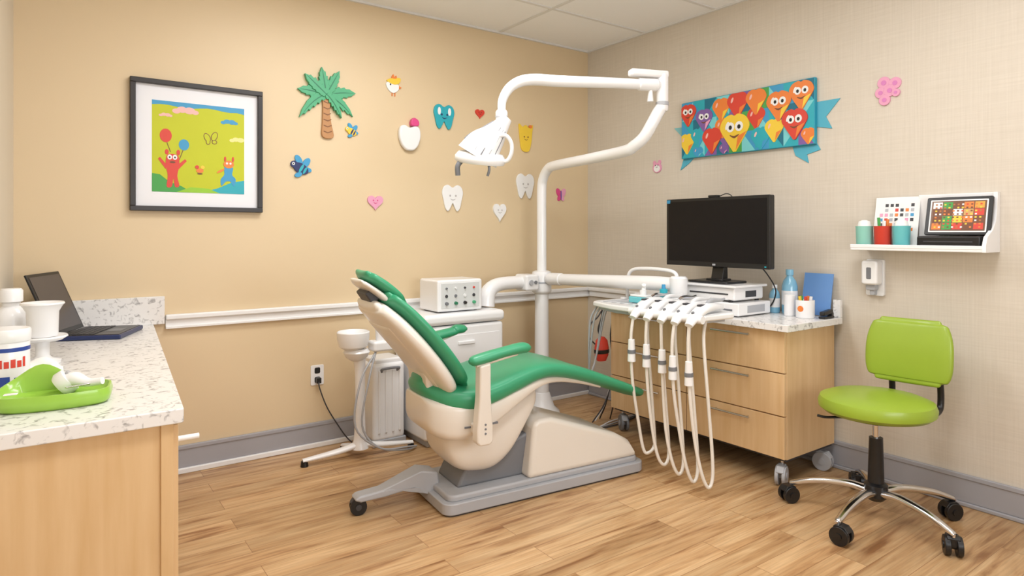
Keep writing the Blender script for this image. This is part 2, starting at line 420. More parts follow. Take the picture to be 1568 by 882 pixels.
loft2(d, 'bowl', [(.93, lambda x, y: 0), (1.0, lambda x, y: .008), (1.03, lambda x, y: .03), (1.0, hi), (.96, hi), (.9, lambda x, y: hi(x, y)-.018), (.82, lambda x, y: .028), (.3, lambda x, y: .026)], LIMEP)
sweep(d, 'mirror_handle', [(.02, .03, .065, .020), (.05, .015, .07, .024), (.09, -.01, .06, .014), (.13, -.03, .066, .012)], .02, WHITE)
MM_ = Matrix.Translation((.005, .035, .045)) @ Matrix.Rotation(.9, 4, 'Y')
lathe(d, 'mirror_head', [(0, 0), (.034, 0), (.042, .012), (.04, .036), (.022, .042), (0, .042)], WHITE, M=MM_)
lathe(d, 'mirror_ring', [(.016, .043), (.028, .043), (.028, .049), (.016, .049)], LGREY, M=MM_)
box(d, 'scaler_blade', (-.02, -.006, 0), (.09, .006, .004), CHROME, .001, M=Matrix.Translation((.05, -.045, .056)) @ Matrix.Rotation(.5, 4, 'Z'))
box(d, 'label_tag', (-.125, -.065, .052), (-.09, -.04, .054), WHITE, .001)
def jar(name, x, y, r, h, lidm, bands):
    t = root(name, (x, y, .811))
    lathe(t, 'body', [(0, 0), (r*.93, 0), (r, .008), (r, h*.78), (r*.97, h*.8), (0, h*.8)], WHITE)
    lathe(t, 'lid', [(r*1.03, h*.8), (r*1.06, h*.82), (r*1.06, h*.97), (r*1.0, h), (0, h)], lidm)
    lathe(t, 'lid_underside', [(0, h*.8), (r*1.03, h*.8)], lidm)
    for i, (z0, z1, a0, a1, mm) in enumerate(bands):
        bm = bmesh.new(); n = 10; A = []; B = []
        for k in range(n+1):
            a = math.radians(a0+(a1-a0)*k/n); rr = r+.0008
            A.append(bm.verts.new((rr*math.cos(a), rr*math.sin(a), z0))); B.append(bm.verts.new((rr*math.cos(a), rr*math.sin(a), z1)))
        for k in range(n): bm.faces.new((A[k], A[k+1], B[k+1], B[k]))
        finish(t, 'label_%d' % i, bm, mm, smooth=True)
    return t
bl = mat('label_blue', S(40, 70, 150), .4)
bands = [(.02, .05, -120, -80, bl), (.028, .045, -70, -35, bl), (.075, .1, -110, -98, RED), (.075, .095, -94, -82, RED), (.075, .1, -78, -66, RED), (.075, .095, -62, -50, RED), (.075, .105, -46, -38, RED), (.122, .134, -150, 0, bl)]
jar('wipes_tub', -3.622, -1.36, .058, .188, WHITE, bands)
t = root('pump_bottle', (-3.63, -.80, .811))
lathe(t, 'body', [(0, 0), (.05, 0), (.055, .01), (.055, .16), (.045, .19), (.028, .205), (.028, .22), (0, .22)], WHITE)
lathe(t, 'cap', [(.032, .22), (.036, .222), (.036, .262), (.03, .27), (0, .27)], WHITE)
ext(t, 'label', [(-.02, -.02), (.02, -.02), (.02, .02), (-.02, .02)], 0, .001, bl, M=Matrix.Translation((.03, -.047, .08)) @ Matrix.Rotation(math.radians(32), 4, 'Z') @ RX)
t = root('cup_dispenser', (-3.535, -.93, .811))
lathe(t, 'foot', [(0, 0), (.055, 0), (.058, .012), (.03, .02), (.022, .03), (.022, .08), (.02, .085), (0, .085)], WHITE)
lathe(t, 'dish', [(0, .085), (.06, .085), (.078, .097), (.076, .103), (.058, .094), (0, .094)], WHITE)
lathe(t, 'cup', [(0, .1), (.045, .1), (.048, .11), (.05, .19), (.062, .212), (.068, .218), (.066, .224), (.048, .217), (.04, .2), (0, .2)], WHITE)
t = root('folded_cloth', (-3.545, -1.12, .811))
bm = bmesh.new(); G = []
for i in range(25):
    u = (i-12)/12; row = []
    for j in range(25):
        v = (j-12)/12; k = max(0, 1-abs(u)**4)*max(0, 1-abs(v)**4)
        row.append(bm.verts.new((u*.07, v*.09, (.036+.008*math.sin(u*4+v*3)+.006*math.sin(v*7))*k+.001)))
    G.append(row)
for i in range(24):
    for j in range(24): bm.faces.new((G[i][j], G[i+1][j], G[i+1][j+1], G[i][j+1]))
finish(t, 'cloth', bm, PAPER, smooth=True, ang=90)

# ---------------------------------------------------------------- framed picture
fr = on_back('framed_picture', -2.851, 1.747)
W2, H2 = .327, .344
FB = mat('frame_black', S(36, 30, 28), .35)
for nm, x0, y0, x1, y1 in (('frame_top', -W2, H2-.026, W2, H2), ('frame_bottom', -W2, -H2, W2, -H2+.026), ('frame_left', -W2, -H2+.026, -W2+.026, H2-.026), ('frame_right', W2-.026, -H2+.026, W2, H2-.026)):
    box(fr, nm, (x0, y0, 0), (x1, y1, .035), FB, .003)
box(fr, 'mat_board', (-W2+.02, -H2+.02, .001), (W2-.02, H2-.02, .012), MATB)
PX0, PX1, PY0, PY1 = -.226, .231, -.242, .238
def pa(a, b): return (PX0+(PX1-PX0)*a, PY0+(PY1-PY0)*b)
def pp(pts): return [pa(*p) for p in pts]
def pd(name, a, b, ra, rb, z, m, rot=0): ext(fr, name, pp(ell(a, b, ra, rb, 22, rot)), .012, .012+z*.0006, m)
box(fr, 'canvas', (PX0, PY0, .011), (PX1, PY1, .013), YGRN)
z = 3
ext(fr, 'sky', pp([(0, 1), (0, .95)]+[(k/12, .95+.012*math.sin(k*1.1)) for k in range(1, 12)]+[(1, .93), (1, 1)]), .012, .0136, SKYB)
for i, (a, b, s, mm) in enumerate([(.35, .90, 1, PEACH), (.83, .82, .7, SKYB), (.93, .62, .7, mat('cream_cloud', S(236, 226, 150), .6)), (.14, .84, .5, PEACH)]):
    for j, (da, db, rr) in enumerate([(-.1, 0, .04), (-.04, .02, .05), (.04, .015, .055), (.1, 0, .035)]):
        pd('cloud_%d_%d' % (i, j), min(a+da*s, .96), b+db*s, rr*s*1.1, rr*s*.7, z+j*.1, mm)
ext(fr, 'hill_left', pp([(0, 0), (0, .2), (.08, .19), (.18, .11), (.3, .07), (.42, 0)]), .012, .0137, GRN)
ext(fr, 'hill_right', pp([(.5, 0), (.7, .06), (.85, .13), (1, .16), (1, 0)]), .012, .0137, TEAL)
ext(fr, 'path', pp([(.25, 0), (.4, .06), (.6, .05), (.72, 0)]), .012, .0139, mat('path_green', S(150, 200, 60), .6))
pd('red_balloon', .14, .62, .062, .075, 4, RED); pd('blue_balloon', .33, .53, .055, .062, 4, SKYB)
for nm, a0, b0, a1, b1 in (('string_1', .15, .55, .19, .44), ('string_2', .32, .47, .28, .36)):
    ext(fr, nm, pp([(a0-.004, b0), (a0+.004, b0), (a1+.004, b1), (a1-.004, b1)]), .012, .0142, BROWN)
ext(fr, 'monster_body', pp(blob([(.2, .42), (.27, .4), (.28, .3), (.26, .18), (.28, .07), (.235, .06), (.22, .15), (.2, .06), (.15, .06), (.16, .18), (.14, .3), (.15, .4)])), .012, .0148, RED)
ext(fr, 'monster_arm_l', pp([(.15, .3), (.08, .38), (.06, .36), (.14, .25)]), .012, .0146, RED)
ext(fr, 'monster_arm_r', pp([(.26, .3), (.34, .37), (.36, .35), (.27, .25)]), .012, .0146, RED)
for a in (.18, .235): pd('monster_eye', a, .385, .024, .028, 6, WHITEM); pd('monster_pupil', a, .383, .009, .011, 7, BLACK)
pd('monster_mouth', .21, .33, .03, .012, 6, BROWN); pd('monster_ear_l', .15, .44, .02, .03, 4, RED); pd('monster_ear_r', .27, .44, .02, .03, 4, RED)
pd('bee_body', .5, .25, .04, .025, 5, ORNG); pd('bee_wing_a', .47, .29, .022, .02, 6, RED); pd('bee_wing_b', .53, .29, .022, .02, 6, YEL); pd('bee_leg', .5, .215, .03, .008, 5, BROWN)
ext(fr, 'roo_body', pp(blob([(.82, .33), (.87, .3), (.86, .22), (.90, .17), (.88, .09), (.84, .14), (.79, .14), (.74, .09), (.73, .16), (.77, .22), (.77, .3)])), .012, .0148, SKYB)
pd('roo_head', .82, .34, .06, .045, 6, ORNG); pd('roo_ear_a', .78, .40, .012, .03, 6, RED); pd('roo_ear_b', .87, .40, .012, .03, 6, RED)
pd('roo_eye_a', .80, .35, .012, .013, 8, WHITEM); pd('roo_eye_b', .84, .35, .012, .013, 8, WHITEM); pd('roo_arm', .73, .26, .05, .012, 6, ORNG, .5)
for i, (a, b, ra, rb, ro) in enumerate([(.58, .63, .035, .055, .5), (.66, .65, .035, .055, -.4), (.59, .58, .025, .03, 0), (.66, .585, .03, .025, 0)]):
    pd('butterfly_line_%d' % i, a, b, ra, rb, 3.2+.1*i, BROWN, ro); pd('butterfly_fill_%d' % i, a, b, ra-.008, rb-.008, 4+.1*i, YGRN, ro)

# ---------------------------------------------------------------- wall decals (back wall)
p = on_back('palm_tree_decal', -2.14, 1.90)
tr = [(-.032, -.03), (.036, -.03), (.024, .05), (.014, .12), (.018, .2), (.006, .24), (-.032, .23), (-.03, .15), (-.032, .06)]
ext(p, 'trunk', blob(tr, 4), 0, .018, TRUNK, .003)
for i in range(6):
    y = .0+.036*i; ext(p, 'trunk_ring_%d' % i, [(-.026, y), (.0, y-.008), (.026-.002*i, y+.003), (.024-.002*i, y+.008), (0, y-.002), (-.026, y+.006)], .01, .0195, TRUNKD)
def frond(a, L, w, droop, ser=True):
    top = []; bot = []; n = 6
    for k in range(n+1):
        t = k/n; x = L*t*math.cos(a); y = L*t*math.sin(a)-droop*t*t
        wd = w*math.sin(math.pi*min(1, t*.85+.15))**.7
        nx, ny = -math.sin(a), math.cos(a)
        top.append((x+nx*wd, y+ny*wd)); bot.append((x-nx*wd, y-ny*wd))
        if 0 < k < n and ser:
            top.append((x+nx*wd*.72+.006*math.cos(a), y+ny*wd*.72)); bot.append((x-nx*wd*.7+.006*math.cos(a), y-ny*wd*.7))
    return [(x-.01, y+.225) for x, y in top+list(reversed(bot))]
for i, (a, L, w, dr) in enumerate([(18, .20, .040, .03), (-12, .175, .036, .08), (168, .175, .038, .02), (198, .17, .036, .10), (62, .175, .036, .0), (100, .165, .034, .0), (140, .17, .036, .0), (-38, .12, .026, .06)]):
    ext(p, 'frond_%d' % i, frond(math.radians(a), L, w, dr), 0, .014+.0022*i, PALMG, .002)
    ext(p, 'rib_%d' % i, frond(math.radians(a), L*.92, .003, dr*.9, False), .01, .0155+.0022*i, PALMD)
def face(r, s, zt, cx=0, cy=0, mm=None):
    for i, dx in enumerate((-.16, .16)): ext(r, 'eye_%d' % i, ell(cx+dx*s, cy+.1*s, .045*s, .055*s, 12), zt-.002, zt+.0012, mm or BLACK)
    ext(r, 'smile', blob([(cx-.16*s, cy-.04*s), (cx, cy-.13*s), (cx+.16*s, cy-.04*s), (cx, cy-.09*s)], 3), zt-.002, zt+.0012, mm or BLACK)
GSOFT = mat('soft_grey_line', S(184, 180, 180), .6)
r = on_back('tooth_decal', -1.327, 2.079); ext(r, 'tooth', sc2(TOOTH, .16, .172), 0, .014, TEAL, .004); ext(r, 'shine', ell(-.04, .035, .012, .026), .01, .0155, WHITEM); ext(r, 'shine_b', ell(.04, .035, .012, .026), .01, .0155, WHITEM); face(r, .13, .0162, 0, .0, NAVY)
for (x, zz, w, h) in ((-.635, 1.636, .165, .19), (-1.26, 1.528, .165, .185)):
    r = on_back('tooth_decal', x, zz); ext(r, 'tooth', sc2(TOOTH, w, h), 0, .014, WHITEM, .004); face(r, .14, .0145, 0, 0, GSOFT)
r = on_back('tooth_heart_decal', -.866, 1.432); ext(r, 'tooth', [(x*.115, y*.14) for x, y in HEART], 0, .014, WHITEM, .004); face(r, .1, .0145, 0, .01, GSOFT)
r = on_back('tooth_girl_decal', -1.592, 1.91)
ext(r, 'tooth', blob([(0, .068), (.04, .082), (.07, .065), (.077, .01), (.06, -.045), (.03, -.078), (0, -.083), (-.03, -.078), (-.06, -.045), (-.077, .01), (-.07, .065), (-.04, .082)]), 0, .035, WHITE, .012, seg=4)
ext(r, 'hair_bow', blob([(.008, .082), (.005, .11), (.022, .132), (.045, .128), (.062, .11), (.06, .085), (.035, .078)]), .005, .038, HOTP, .006)
r = on_back('heart_decal', -1.035, 2.128); ext(r, 'heart', sc2(HEART, .078, .07), 0, .01, RED, .003); face(r, .06, .0105, 0, .005)
r = on_back('heart_decal', -1.827, 1.477); ext(r, 'heart', sc2(HEART, .11, .1), 0, .01, PINK, .003); face(r, .09, .0105, 0, .008, HOTP)
r = on_back('yellow_monster_decal', -.629, 1.99)
ext(r, 'body', blob([(-.03, .085), (-.062, .105), (-.06, .05), (-.052, -.02), (-.04, -.08), (-.01, -.1), (.03, -.09), (.05, -.03), (.058, .04), (.065, .105), (.03, .082), (0, .1)]), 0, .012, YEL, .003); face(r, .11, .0125, 0, 0, BROWN); ext(r, 'bow', ell(.04, .09, .016, .012), .008, .015, ORNG)
r = on_back('butterfly_decal', -.287, 1.579)
for i, (x, y, a, b_, ro) in enumerate([(-.022, .02, .02, .035, .4), (.026, .02, .022, .035, -.4), (-.016, -.024, .015, .022, -.4), (.018, -.024, .015, .022, .4)]): ext(r, 'wing_%d' % i, ell(x, y, a, b_, 18, ro), 0, .008+.0005*i, PINK if i % 2 else HOTP, .002)
ext(r, 'body', ell(0, 0, .006, .035), 0, .011, PURP)
r = on_back('yellow_bird_decal', -1.704, 2.238)
ext(r, 'body', blob([(-.05, .01), (-.02, .03), (.02, .02), (.045, .0), (.03, -.03), (.0, -.045), (-.03, -.03)]), 0, .010, WHITEM, .002)
ext(r, 'wing', blob([(-.045, .03), (-.01, .05), (.05, .055), (.04, .02), (.0, .01)]), 0, .012, YEL, .002); ext(r, 'beak', [(.04, .005), (.06, -.005), (.04, -.015)], 0, .011, ORNG)
for x in (-.008, .012): ext(r, 'leg', [(x, -.04), (x+.004, -.04), (x+.004, -.065), (x, -.065)], 0, .008, ORNG)
ext(r, 'crest', blob([(-.01, .05), (0, .075), (.01, .055), (.02, .07), (.022, .05)]), 0, .0125, ORNG); ext(r, 'eye', ell(-.02, .008, .005, .006, 10), .0, .0113, BLACK)
def bee(name, x, z, s, body, stripe, wing):
    r = on_back(name, x, z)
    ext(r, 'body', ell(0, 0, .42*s, .26*s, 24, -.5), 0, .011, body, .002)
    ext(r, 'stripe', ell(.02*s, 0, .07*s, .25*s, 16, -.5), 0, .0122, stripe); ext(r, 'stripe_b', ell(.2*s, -.1*s, .06*s, .2*s, 16, -.5), 0, .0124, stripe)
    for i, (dx, dy, a, b_, ro) in enumerate([(-.1, .4, .16, .3, .5), (.28, .3, .16, .28, -.6), (.35, -.05, .2, .12, -.3), (-.12, -.32, .2, .12, .4)]): ext(r, 'wing_%d' % i, ell(dx*s, dy*s, a*s, b_*s, 18, ro), 0, .0095+.0006*i, wing, .0015)
    ext(r, 'head', ell(-.34*s, .2*s, .17*s, .17*s), 0, .013, body)
    ext(r, 'eye', ell(-.38*s, .22*s, .07*s, .08*s, 12), 0, .0142, WHITEM); ext(r, 'pupil', ell(-.38*s, .22*s, .03*s, .035*s, 10), 0, .015, BLACK)
bee('blue_bee_decal', -2.30, 1.67, .118, NAVY, TEAL, SKYB); bee('yellow_bee_decal', -1.985, 1.916, .08, YEL, NAVY, SKYB)

r = on_back('power_outlet', -2.20, .431)
ext(r, 'plate', rrect(-.04, -.06, .04, .06, .008), 0, .006, WHITE, .002)
for i, y in enumerate((.028, -.028)):
    ext(r, 'socket_%d' % i, rrect(-.017, y-.018, .017, y+.018, .008), .004, .008, mat('socket_black', S(30, 30, 30), .4), .001)
box(r, 'plug', (-.014, -.045, .006), (.014, -.012, .04), BLACK, .004)
sweep(r, 'cord', [(0, -.03, .035), (.0, -.07, .045), (.05, -.2, .04), (.13, -.34, .05), (.17, -.40, .06), (.19, -.422, .08)], .004, DGREY, 8)

# ---------------------------------------------------------------- right wall decals
r = on_right('pink_bubbles_decal', -2.28, 2.02)
for i, (x, y, q) in enumerate([(-.02, .045, .032), (.035, .035, .03), (-.035, -.005, .028), (.01, 0, .03), (-.015, -.045, .028), (.04, -.015, .02)]):
    ext(r, 'bubble_%d' % i, ell(x, y, q, q), 0, .006+.001*i, PINK, .0015); ext(r, 'bubble_line_%d' % i, ell(x, y, q*.4, q*.4), 0, .0075+.001*i, mat('lilac_%d' % i, S(212, 128, 186), .5))
r = on_right('small_pig_decal', -.73, 1.75)
ext(r, 'body', ell(0, 0, .04, .036), 0, .008, PINK, .002); ext(r, 'ear_a', ell(-.025, .036, .012, .016), 0, .007, PINK); ext(r, 'ear_b', ell(.022, .038, .012, .016), 0, .007, PINK)
ext(r, 'belly', ell(0, -.005, .028, .024), 0, .009, WHITEM); face(r, .07, .0095, 0, .01)
cv = on_right('balloon_canvas', -1.436, 1.975)
CW, CH = .468, .188
for i, pts in enumerate([[(-CW+.02, -.12), (-CW-.03, -.26), (-CW+.04, -.22), (-CW+.13, -.15), (-CW+.14, -.10)], [(-CW-.085, .035), (-CW+.04, .03), (-CW+.04, -.06), (-CW-.02, -.03)],
                         [(CW-.05, .05), (CW+.13, .05), (CW+.05, -.04), (CW+.085, -.11), (CW-.05, -.08)], [(CW-.16, -.15), (CW-.13, -.24), (CW-.05, -.29), (CW-.06, -.24), (CW+.02, -.22), (CW-.02, -.15)]]):
    ext(cv, 'ribbon_%d' % i, pts, 0.0005, .006, mat('ribbon_teal', S(80, 172, 196), .5) if i != 1 else mat('pale_teal', S(130, 190, 195), .5), .001)
box(cv, 'panel', (-CW, -CH, .004), (CW, CH, .03), mat('canvas_teal', S(42, 150, 175), .5), .003)
DT = mat('deep_teal', S(20, 110, 135), .5); LT = mat('light_teal', S(120, 205, 210), .5)
cols = [TEAL, DT, SKYB, PURP, LT, TEAL, GRN]
nx = 10
for i in range(nx):
    for j in range(3):
        x0 = -CW+.004+(2*CW-.008)*i/nx; x1 = -CW+.004+(2*CW-.008)*(i+1)/nx
        y0 = -CH+.004+(2*CH-.008)*j/3; y1 = -CH+.004+(2*CH-.008)*(j+1)/3
        tri = [(x0, y0), (x1, y0), (x0, y1)] if (i+j) % 2 else [(x0, y0), (x1, y0), (x1, y1)]
        tri2 = [(x1, y0), (x1, y1), (x0, y1)] if (i+j) % 2 else [(x0, y0), (x1, y1), (x0, y1)]
        ext(cv, 'patch_%d_%d' % (i, j), tri, .029, .0308, cols[(i*5+j*2) % 7]); ext(cv, 'patchb_%d_%d' % (i, j), tri2, .029, .0306, cols[(i*3+j*4+1) % 7])
def clampc(pts): return [(max(-CW+.003, min(CW-.003, x)), max(-CH+.003, min(CH-.003, y))) for x, y in pts]
BALP = [(p_[0], p_[1]) for p_ in cr([(.30, -.12, 0), (.44, .14, 0), (.34, .38, 0), (.12, .48, 0), (0, .44, 0), (-.12, .48, 0), (-.34, .38, 0), (-.44, .14, 0), (-.30, -.12, 0)], 4, False)]+[(-.04, -.5), (.04, -.5)]
def balloon(i, x, y, s, mm, eyes, zt):
    ext(cv, 'balloon_%d' % i, clampc([(x+a*s, y+b_*s) for a, b_ in BALP]), .029, zt, mm)
    ext(cv, 'shine_%d' % i, clampc(ell(x-.22*s, y+.2*s, .045*s, .11*s, 12, -.4)), .029, zt+.0006, WHITEM if eyes else PEACH)
    ext(cv, 'facet_%d' % i, clampc([(x+.36*s, y+.0*s), (x+.04*s, y-.46*s), (x+.1*s, y-.1*s)]), .029, zt+.0003, {RED: ORNG, ORNG: YEL, YEL: ORNG, TEAL: SKYB, PURP: PINK, SKYB: LT}.get(mm, ORNG))
    if eyes:
        for k, dx in enumerate((-.12, .14)):
            ext(cv, 'eye_%d_%d' % (i, k), clampc(ell(x+dx*s, y+.15*s, .12*s, .13*s, 14)), .029, zt+.001, WHITEM)
            ext(cv, 'pupil_%d_%d' % (i, k), clampc(ell(x+dx*s, y+.14*s, .05*s, .06*s, 10)), .029, zt+.0018, BLACK)
        ext(cv, 'grin_%d' % i, blob([(x-.15*s, y-.05*s), (x, y-.15*s), (x+.15*s, y-.05*s), (x, y-.09*s)], 3), .029, zt+.0014, BROWN)
BL = [(-.41, .10, .15, RED, 1), (-.28, .05, .15, PURP, 1), (-.15, .10, .15, ORNG, 0), (-.03, .11, .17, RED, 0), (.10, .11, .16, ORNG, 0), (.25, .06, .18, ORNG, 1), (.39, .10, .17, ORNG, 1),
      (-.42, -.09, .14, YEL, 0), (-.33, -.06, .13, TEAL, 0), (-.22, -.09, .17, RED, 0), (-.05, -.06, .24, YEL, 1), (.10, .01, .14, RED, 0), (.13, -.12, .15, TEAL, 0), (.22, -.08, .14, YEL, 0), (.35, -.06, .18, RED, 1), (.43, -.14, .10, ORNG, 0), (-.14, -.02, .13, ORNG, 0), (-.33, -.16, .09, SKYB, 0), (-.13, -.16, .08, PURP, 0)]
for i, (x, y, s, mm, e_) in enumerate(BL): balloon(i, x, y, s, mm, e_, .0316+.0007*(i % 5)+(.004 if e_ else 0))

# ---------------------------------------------------------------- wall shelf & contents
sh = root('wall_shelf')
SY0, SY1, SZ = -2.76, -2.17, 1.20
box(sh, 'shelf_board', (-.17, SY0, SZ), (-.001, SY1, SZ+.018), WHITE, .004)
box(sh, 'back_panel', (-.02, SY0, SZ+.018), (-.001, -2.43, 1.475), WHITE, .004)
sp = [(0, 0), (-.17, 0), (-.17, .03), (-.15, .07), (-.09, .10), (-.05, .14), (-.035, .2), (-.03, .275), (0, .275)]
prof(sh, 'side_panel', sp, .008, WHITE, .002, M=Matrix.Translation((-.001, SY0+.006, SZ)))
box(sh, 'front_lip', (-.172, SY0+.01, SZ+.012), (-.164, SY1, SZ+.03), WHITE, .003)
def cup(name, y, m, fill):
    t = root(name, (-.115, y, SZ+.0185))
    lathe(t, 'pot', [(0, 0), (.034, 0), (.037, .004), (.040, .10), (.042, .104), (.037, .104), (.034, .02), (0, .02)], m)
    fill(t)
def fill_w(t):
    lathe(t, 'roll', [(0, .05), (.03, .05), (.031, .11), (.026, .128), (.01, .135), (0, .13)], PAPER)
def fill_s(t):
    for k in range(5): cyl(t, 'stick_%d' % k, (.012*math.cos(k*1.3), .012*math.sin(k*1.3), .02), (.022*math.cos(k*1.3), .022*math.sin(k*1.3), .13+.008*(k % 3)), .007, .007, [YEL, WHITE, GRN, PAPER, ORNG][k], 10)
cup('storage_cup', -2.215, MINT, fill_w); cup('storage_cup', -2.305, RED, fill_s); cup('storage_cup', -2.392, mat('aqua', S(110, 200, 205), .35), fill_w)
def mosaic(rt, name, w, h, nx, ny, mats, M, gap=.12):
    bm = bmesh.new()
    for i in range(nx):
        for j in range(ny):
            x0 = -w/2+w*(i+gap)/nx; x1 = -w/2+w*(i+1-gap)/nx; y0 = -h/2+h*(j+gap)/ny; y1 = -h/2+h*(j+1-gap)/ny
            f = bm.faces.new([bm.verts.new(q) for q in ((x0, y0, 0), (x1, y0, 0), (x1, y1, 0), (x0, y1, 0))])
            f.material_index = random.randrange(len(mats))
    o = finish(rt, name, bm, mats, M=M); return o
cd = root('picture_card', M=Matrix.Translation((-.062, -2.335, SZ+.0185)) @ Matrix.Rotation(math.radians(-90), 4, 'Z') @ RX @ Matrix.Rotation(math.radians(-11), 4, 'X'))
box(cd, 'card', (-.105, 0, 0), (.105, .255, .004), PAPER, .001)
mosaic(cd, 'pictures', .17, .15, 7, 6, [RED, SKYB, PAPER, ORNG, DGREY, WHITEM, PINK, PAPER, LGREY], Matrix.Translation((0, .15, .0048)), .18)
tf = root('digital_photo_frame', M=Matrix.Translation((-.085, -2.62, SZ+.075)) @ Matrix.Rotation(math.radians(-90), 4, 'Z') @ RX @ Matrix.Rotation(math.radians(-14), 4, 'X'))
ext(tf, 'bezel', rrect(-.135, 0, .135, .185, .008), 0, .014, BLACK, .003)
ext(tf, 'rim', rrect(-.118, .014, .118, .171, .004), .012, .0143, WHITEM)
ext(tf, 'screen', rrect(-.112, .02, .112, .165, .002), .012, .0148, mat('screen_brown', S(110, 70, 40), .3))
mosaic(tf, 'photo_blocks', .214, .136, 5, 4, [ORNG, mat('food_tan', S(206, 160, 96), .4), YEL, WHITEM, BROWN, mat('gold', S(220, 160, 60), .4), GRN, RED], Matrix.Translation((0, .0925, .0154)), .05)
mosaic(tf, 'photo_details', .20, .125, 11, 8, [ORNG, YEL, BROWN, WHITEM, RED, mat('food_crust', S(180, 110, 50), .4)], Matrix.Translation((0, .0925, .0157)), .27)
pr = root('card_printer', (-.098, -2.605, SZ+.0185))
box(pr, 'body', (-.055, -.13, 0), (.055, .13, .055), BLACK, .008)
box(pr, 'tray', (-.066, -.11, .004), (-.05, .11, .014), DGREY, .002); box(pr, 'slot', (-.0565, -.1, .026), (-.054, .1, .032), DGREY)
sd = on_right('soap_dispenser', -2.222, .96)
ext(sd, 'backplate', rrect(-.045, 0, .045, .19, .01), 0, .02, WHITE, .004); ext(sd, 'housing', rrect(-.04, .06, .04, .185, .014), .02, .085, WHITE, .012, seg=4)
ext(sd, 'window', rrect(-.012, .09, .012, .15, .005), .08, .0862, MGREY); ext(sd, 'lever', rrect(-.028, .03, .02, .065, .008), .02, .06, LGREY, .005)
ext(sd, 'nozzle', rrect(-.012, .005, .012, .04, .005), .01, .05, LGREY, .003)

# ---------------------------------------------------------------- drawer cabinet
cb = root('mobile_drawer_cabinet')
X0, X1, Y0, Y1 = -.50, -.04, -2.02, -.79
box(cb, 'carcass', (X0, Y0, .142), (X1, Y1, .795), MAPLE, .002)
box(cb, 'plinth', (X0+.01, Y0+.01, .128), (X1-.01, Y1-.01, .142), DGREY)
box(cb, 'worktop', (-.56, -2.06, .795), (-.03, -.76, .83), MARB, .003)
box(cb, 'upstand', (-.055, -2.06, .83), (-.031, -2.02, .925), MARB, .002)
ym = (Y0+Y1)/2
for ci, (a, b_) in enumerate(((Y0+.002, ym-.003), (ym+.003, Y1-.002))):
    for k in range(3):
        z0 = .146+k*.2175; z1 = z0+.2115
        box(cb, 'drawer_%d_%d' % (ci, k), (-.52, a, z0), (X0, b_, z1), MAPLE, .002)
        yc = (a+b_)/2; zh = z1-.035
        cyl(cb, 'handle_%d_%d' % (ci, k), (-.546, yc-.12, zh), (-.546, yc+.12, zh), .006, .006, CHROME, 12)
        for s_ in (-.1, .1): cyl(cb, 'standoff_%d_%d' % (ci, k), (-.546, yc+s_, zh), (-.52, yc+s_, zh), .004, .004, CHROME, 8)
def caster(rt, x, y, r, m, hm, ang=0.0, ztop=.12, w=.024, nm='caster'):
    M = Matrix.Translation((x, y, 0)) @ Matrix.Rotation(ang, 4, 'Z')
    for i, yy in enumerate((-w*.75, w*.25)):
        cyl(rt, nm+'_wheel_%d' % i, (r*.35, yy, r), (r*.35, yy+w*.5, r), r, r, m, 24, bevel=.003, M=M)
    cyl(rt, nm+'_hub', (r*.35, -w*.85, r), (r*.35, w*.85, r), r*.35, r*.35, hm, 16, M=M)
    prof(rt, nm+'_fork', [(-r*.2, r*1.0), (-r*.3, r*1.9), (-.0, r*2.12), (r*.9, r*2.05), (r*1.3, r*1.5), (r*1.0, r*1.25)], w*.55, hm, .003, M=M)
    cyl(rt, nm+'_stem', (0, 0, r*2.0), (0, 0, ztop), .008, .008, CHROME, 12, M=M)
for i, (x, y) in enumerate(((-.46, -1.97), (-.46, -.84), (-.1, -1.97), (-.1, -.84))): caster(cb, x, y, .05, MGREY if i % 2 else LGREY, LGREY, math.radians(200+40*i), .135, .034, 'caster_%d' % i)
cab = root('cable_bundle')
for i, (y, dx, mm) in enumerate([(-.735, -.02, DGREY), (-.72, 0, WHITE), (-.70, .03, BLACK), (-.74, .06, BLACK)]):
    sweep(cab, 'cable_%d' % i, [(-.30+dx, y-.05, .84), (-.32+dx, y-.01, .85), (-.36+dx, y+.03, .80), (-.42+dx, y+.03, .6), (-.36+dx, y+.06, .35+.04*i), (-.46+dx, y+.04, .15), (-.5+dx*2, y+.1, .01)], .0045, mm, 8)
for i in range(3):
    sweep(cab, 'floor_lead_%d' % i, [(-.62, -.42, .008), (-.66-.04*i, -.5, .008), (-.6-.06*i, -.72, .008), (-.4, -.68-.04*i, .008), (-.1, -.66, .008)], .005, [WHITE, LGREY, DGREY][i], 8)
rp = root('red_pouch', (-.555, -.74, .53))
lathe(rp, 'pouch', [(0, -.09), (.04, -.085), (.06, -.05), (.064, .0), (.052, .05), (.025, .072), (0, .075)], RED, sx=.85, sy=.6)
sweep(rp, 'strap', [(0, 0, .06), (-.02, .01, .12), (.01, .01, .2), (.01, .0, .262)], .006, BLACK, 8)
lathe(rp, 'band', [(.0635, -.035), (.067, -.032), (.068, -.012), (.064, -.009)], BLACK, sx=.85, sy=.6)
sweep(rp, 'loop', [(-.06, 0, .03), (-.10, .01, .08), (-.09, .01, .16), (-.03, .01, .20), (.01, .0, .255)], .005, DGREY, 8)
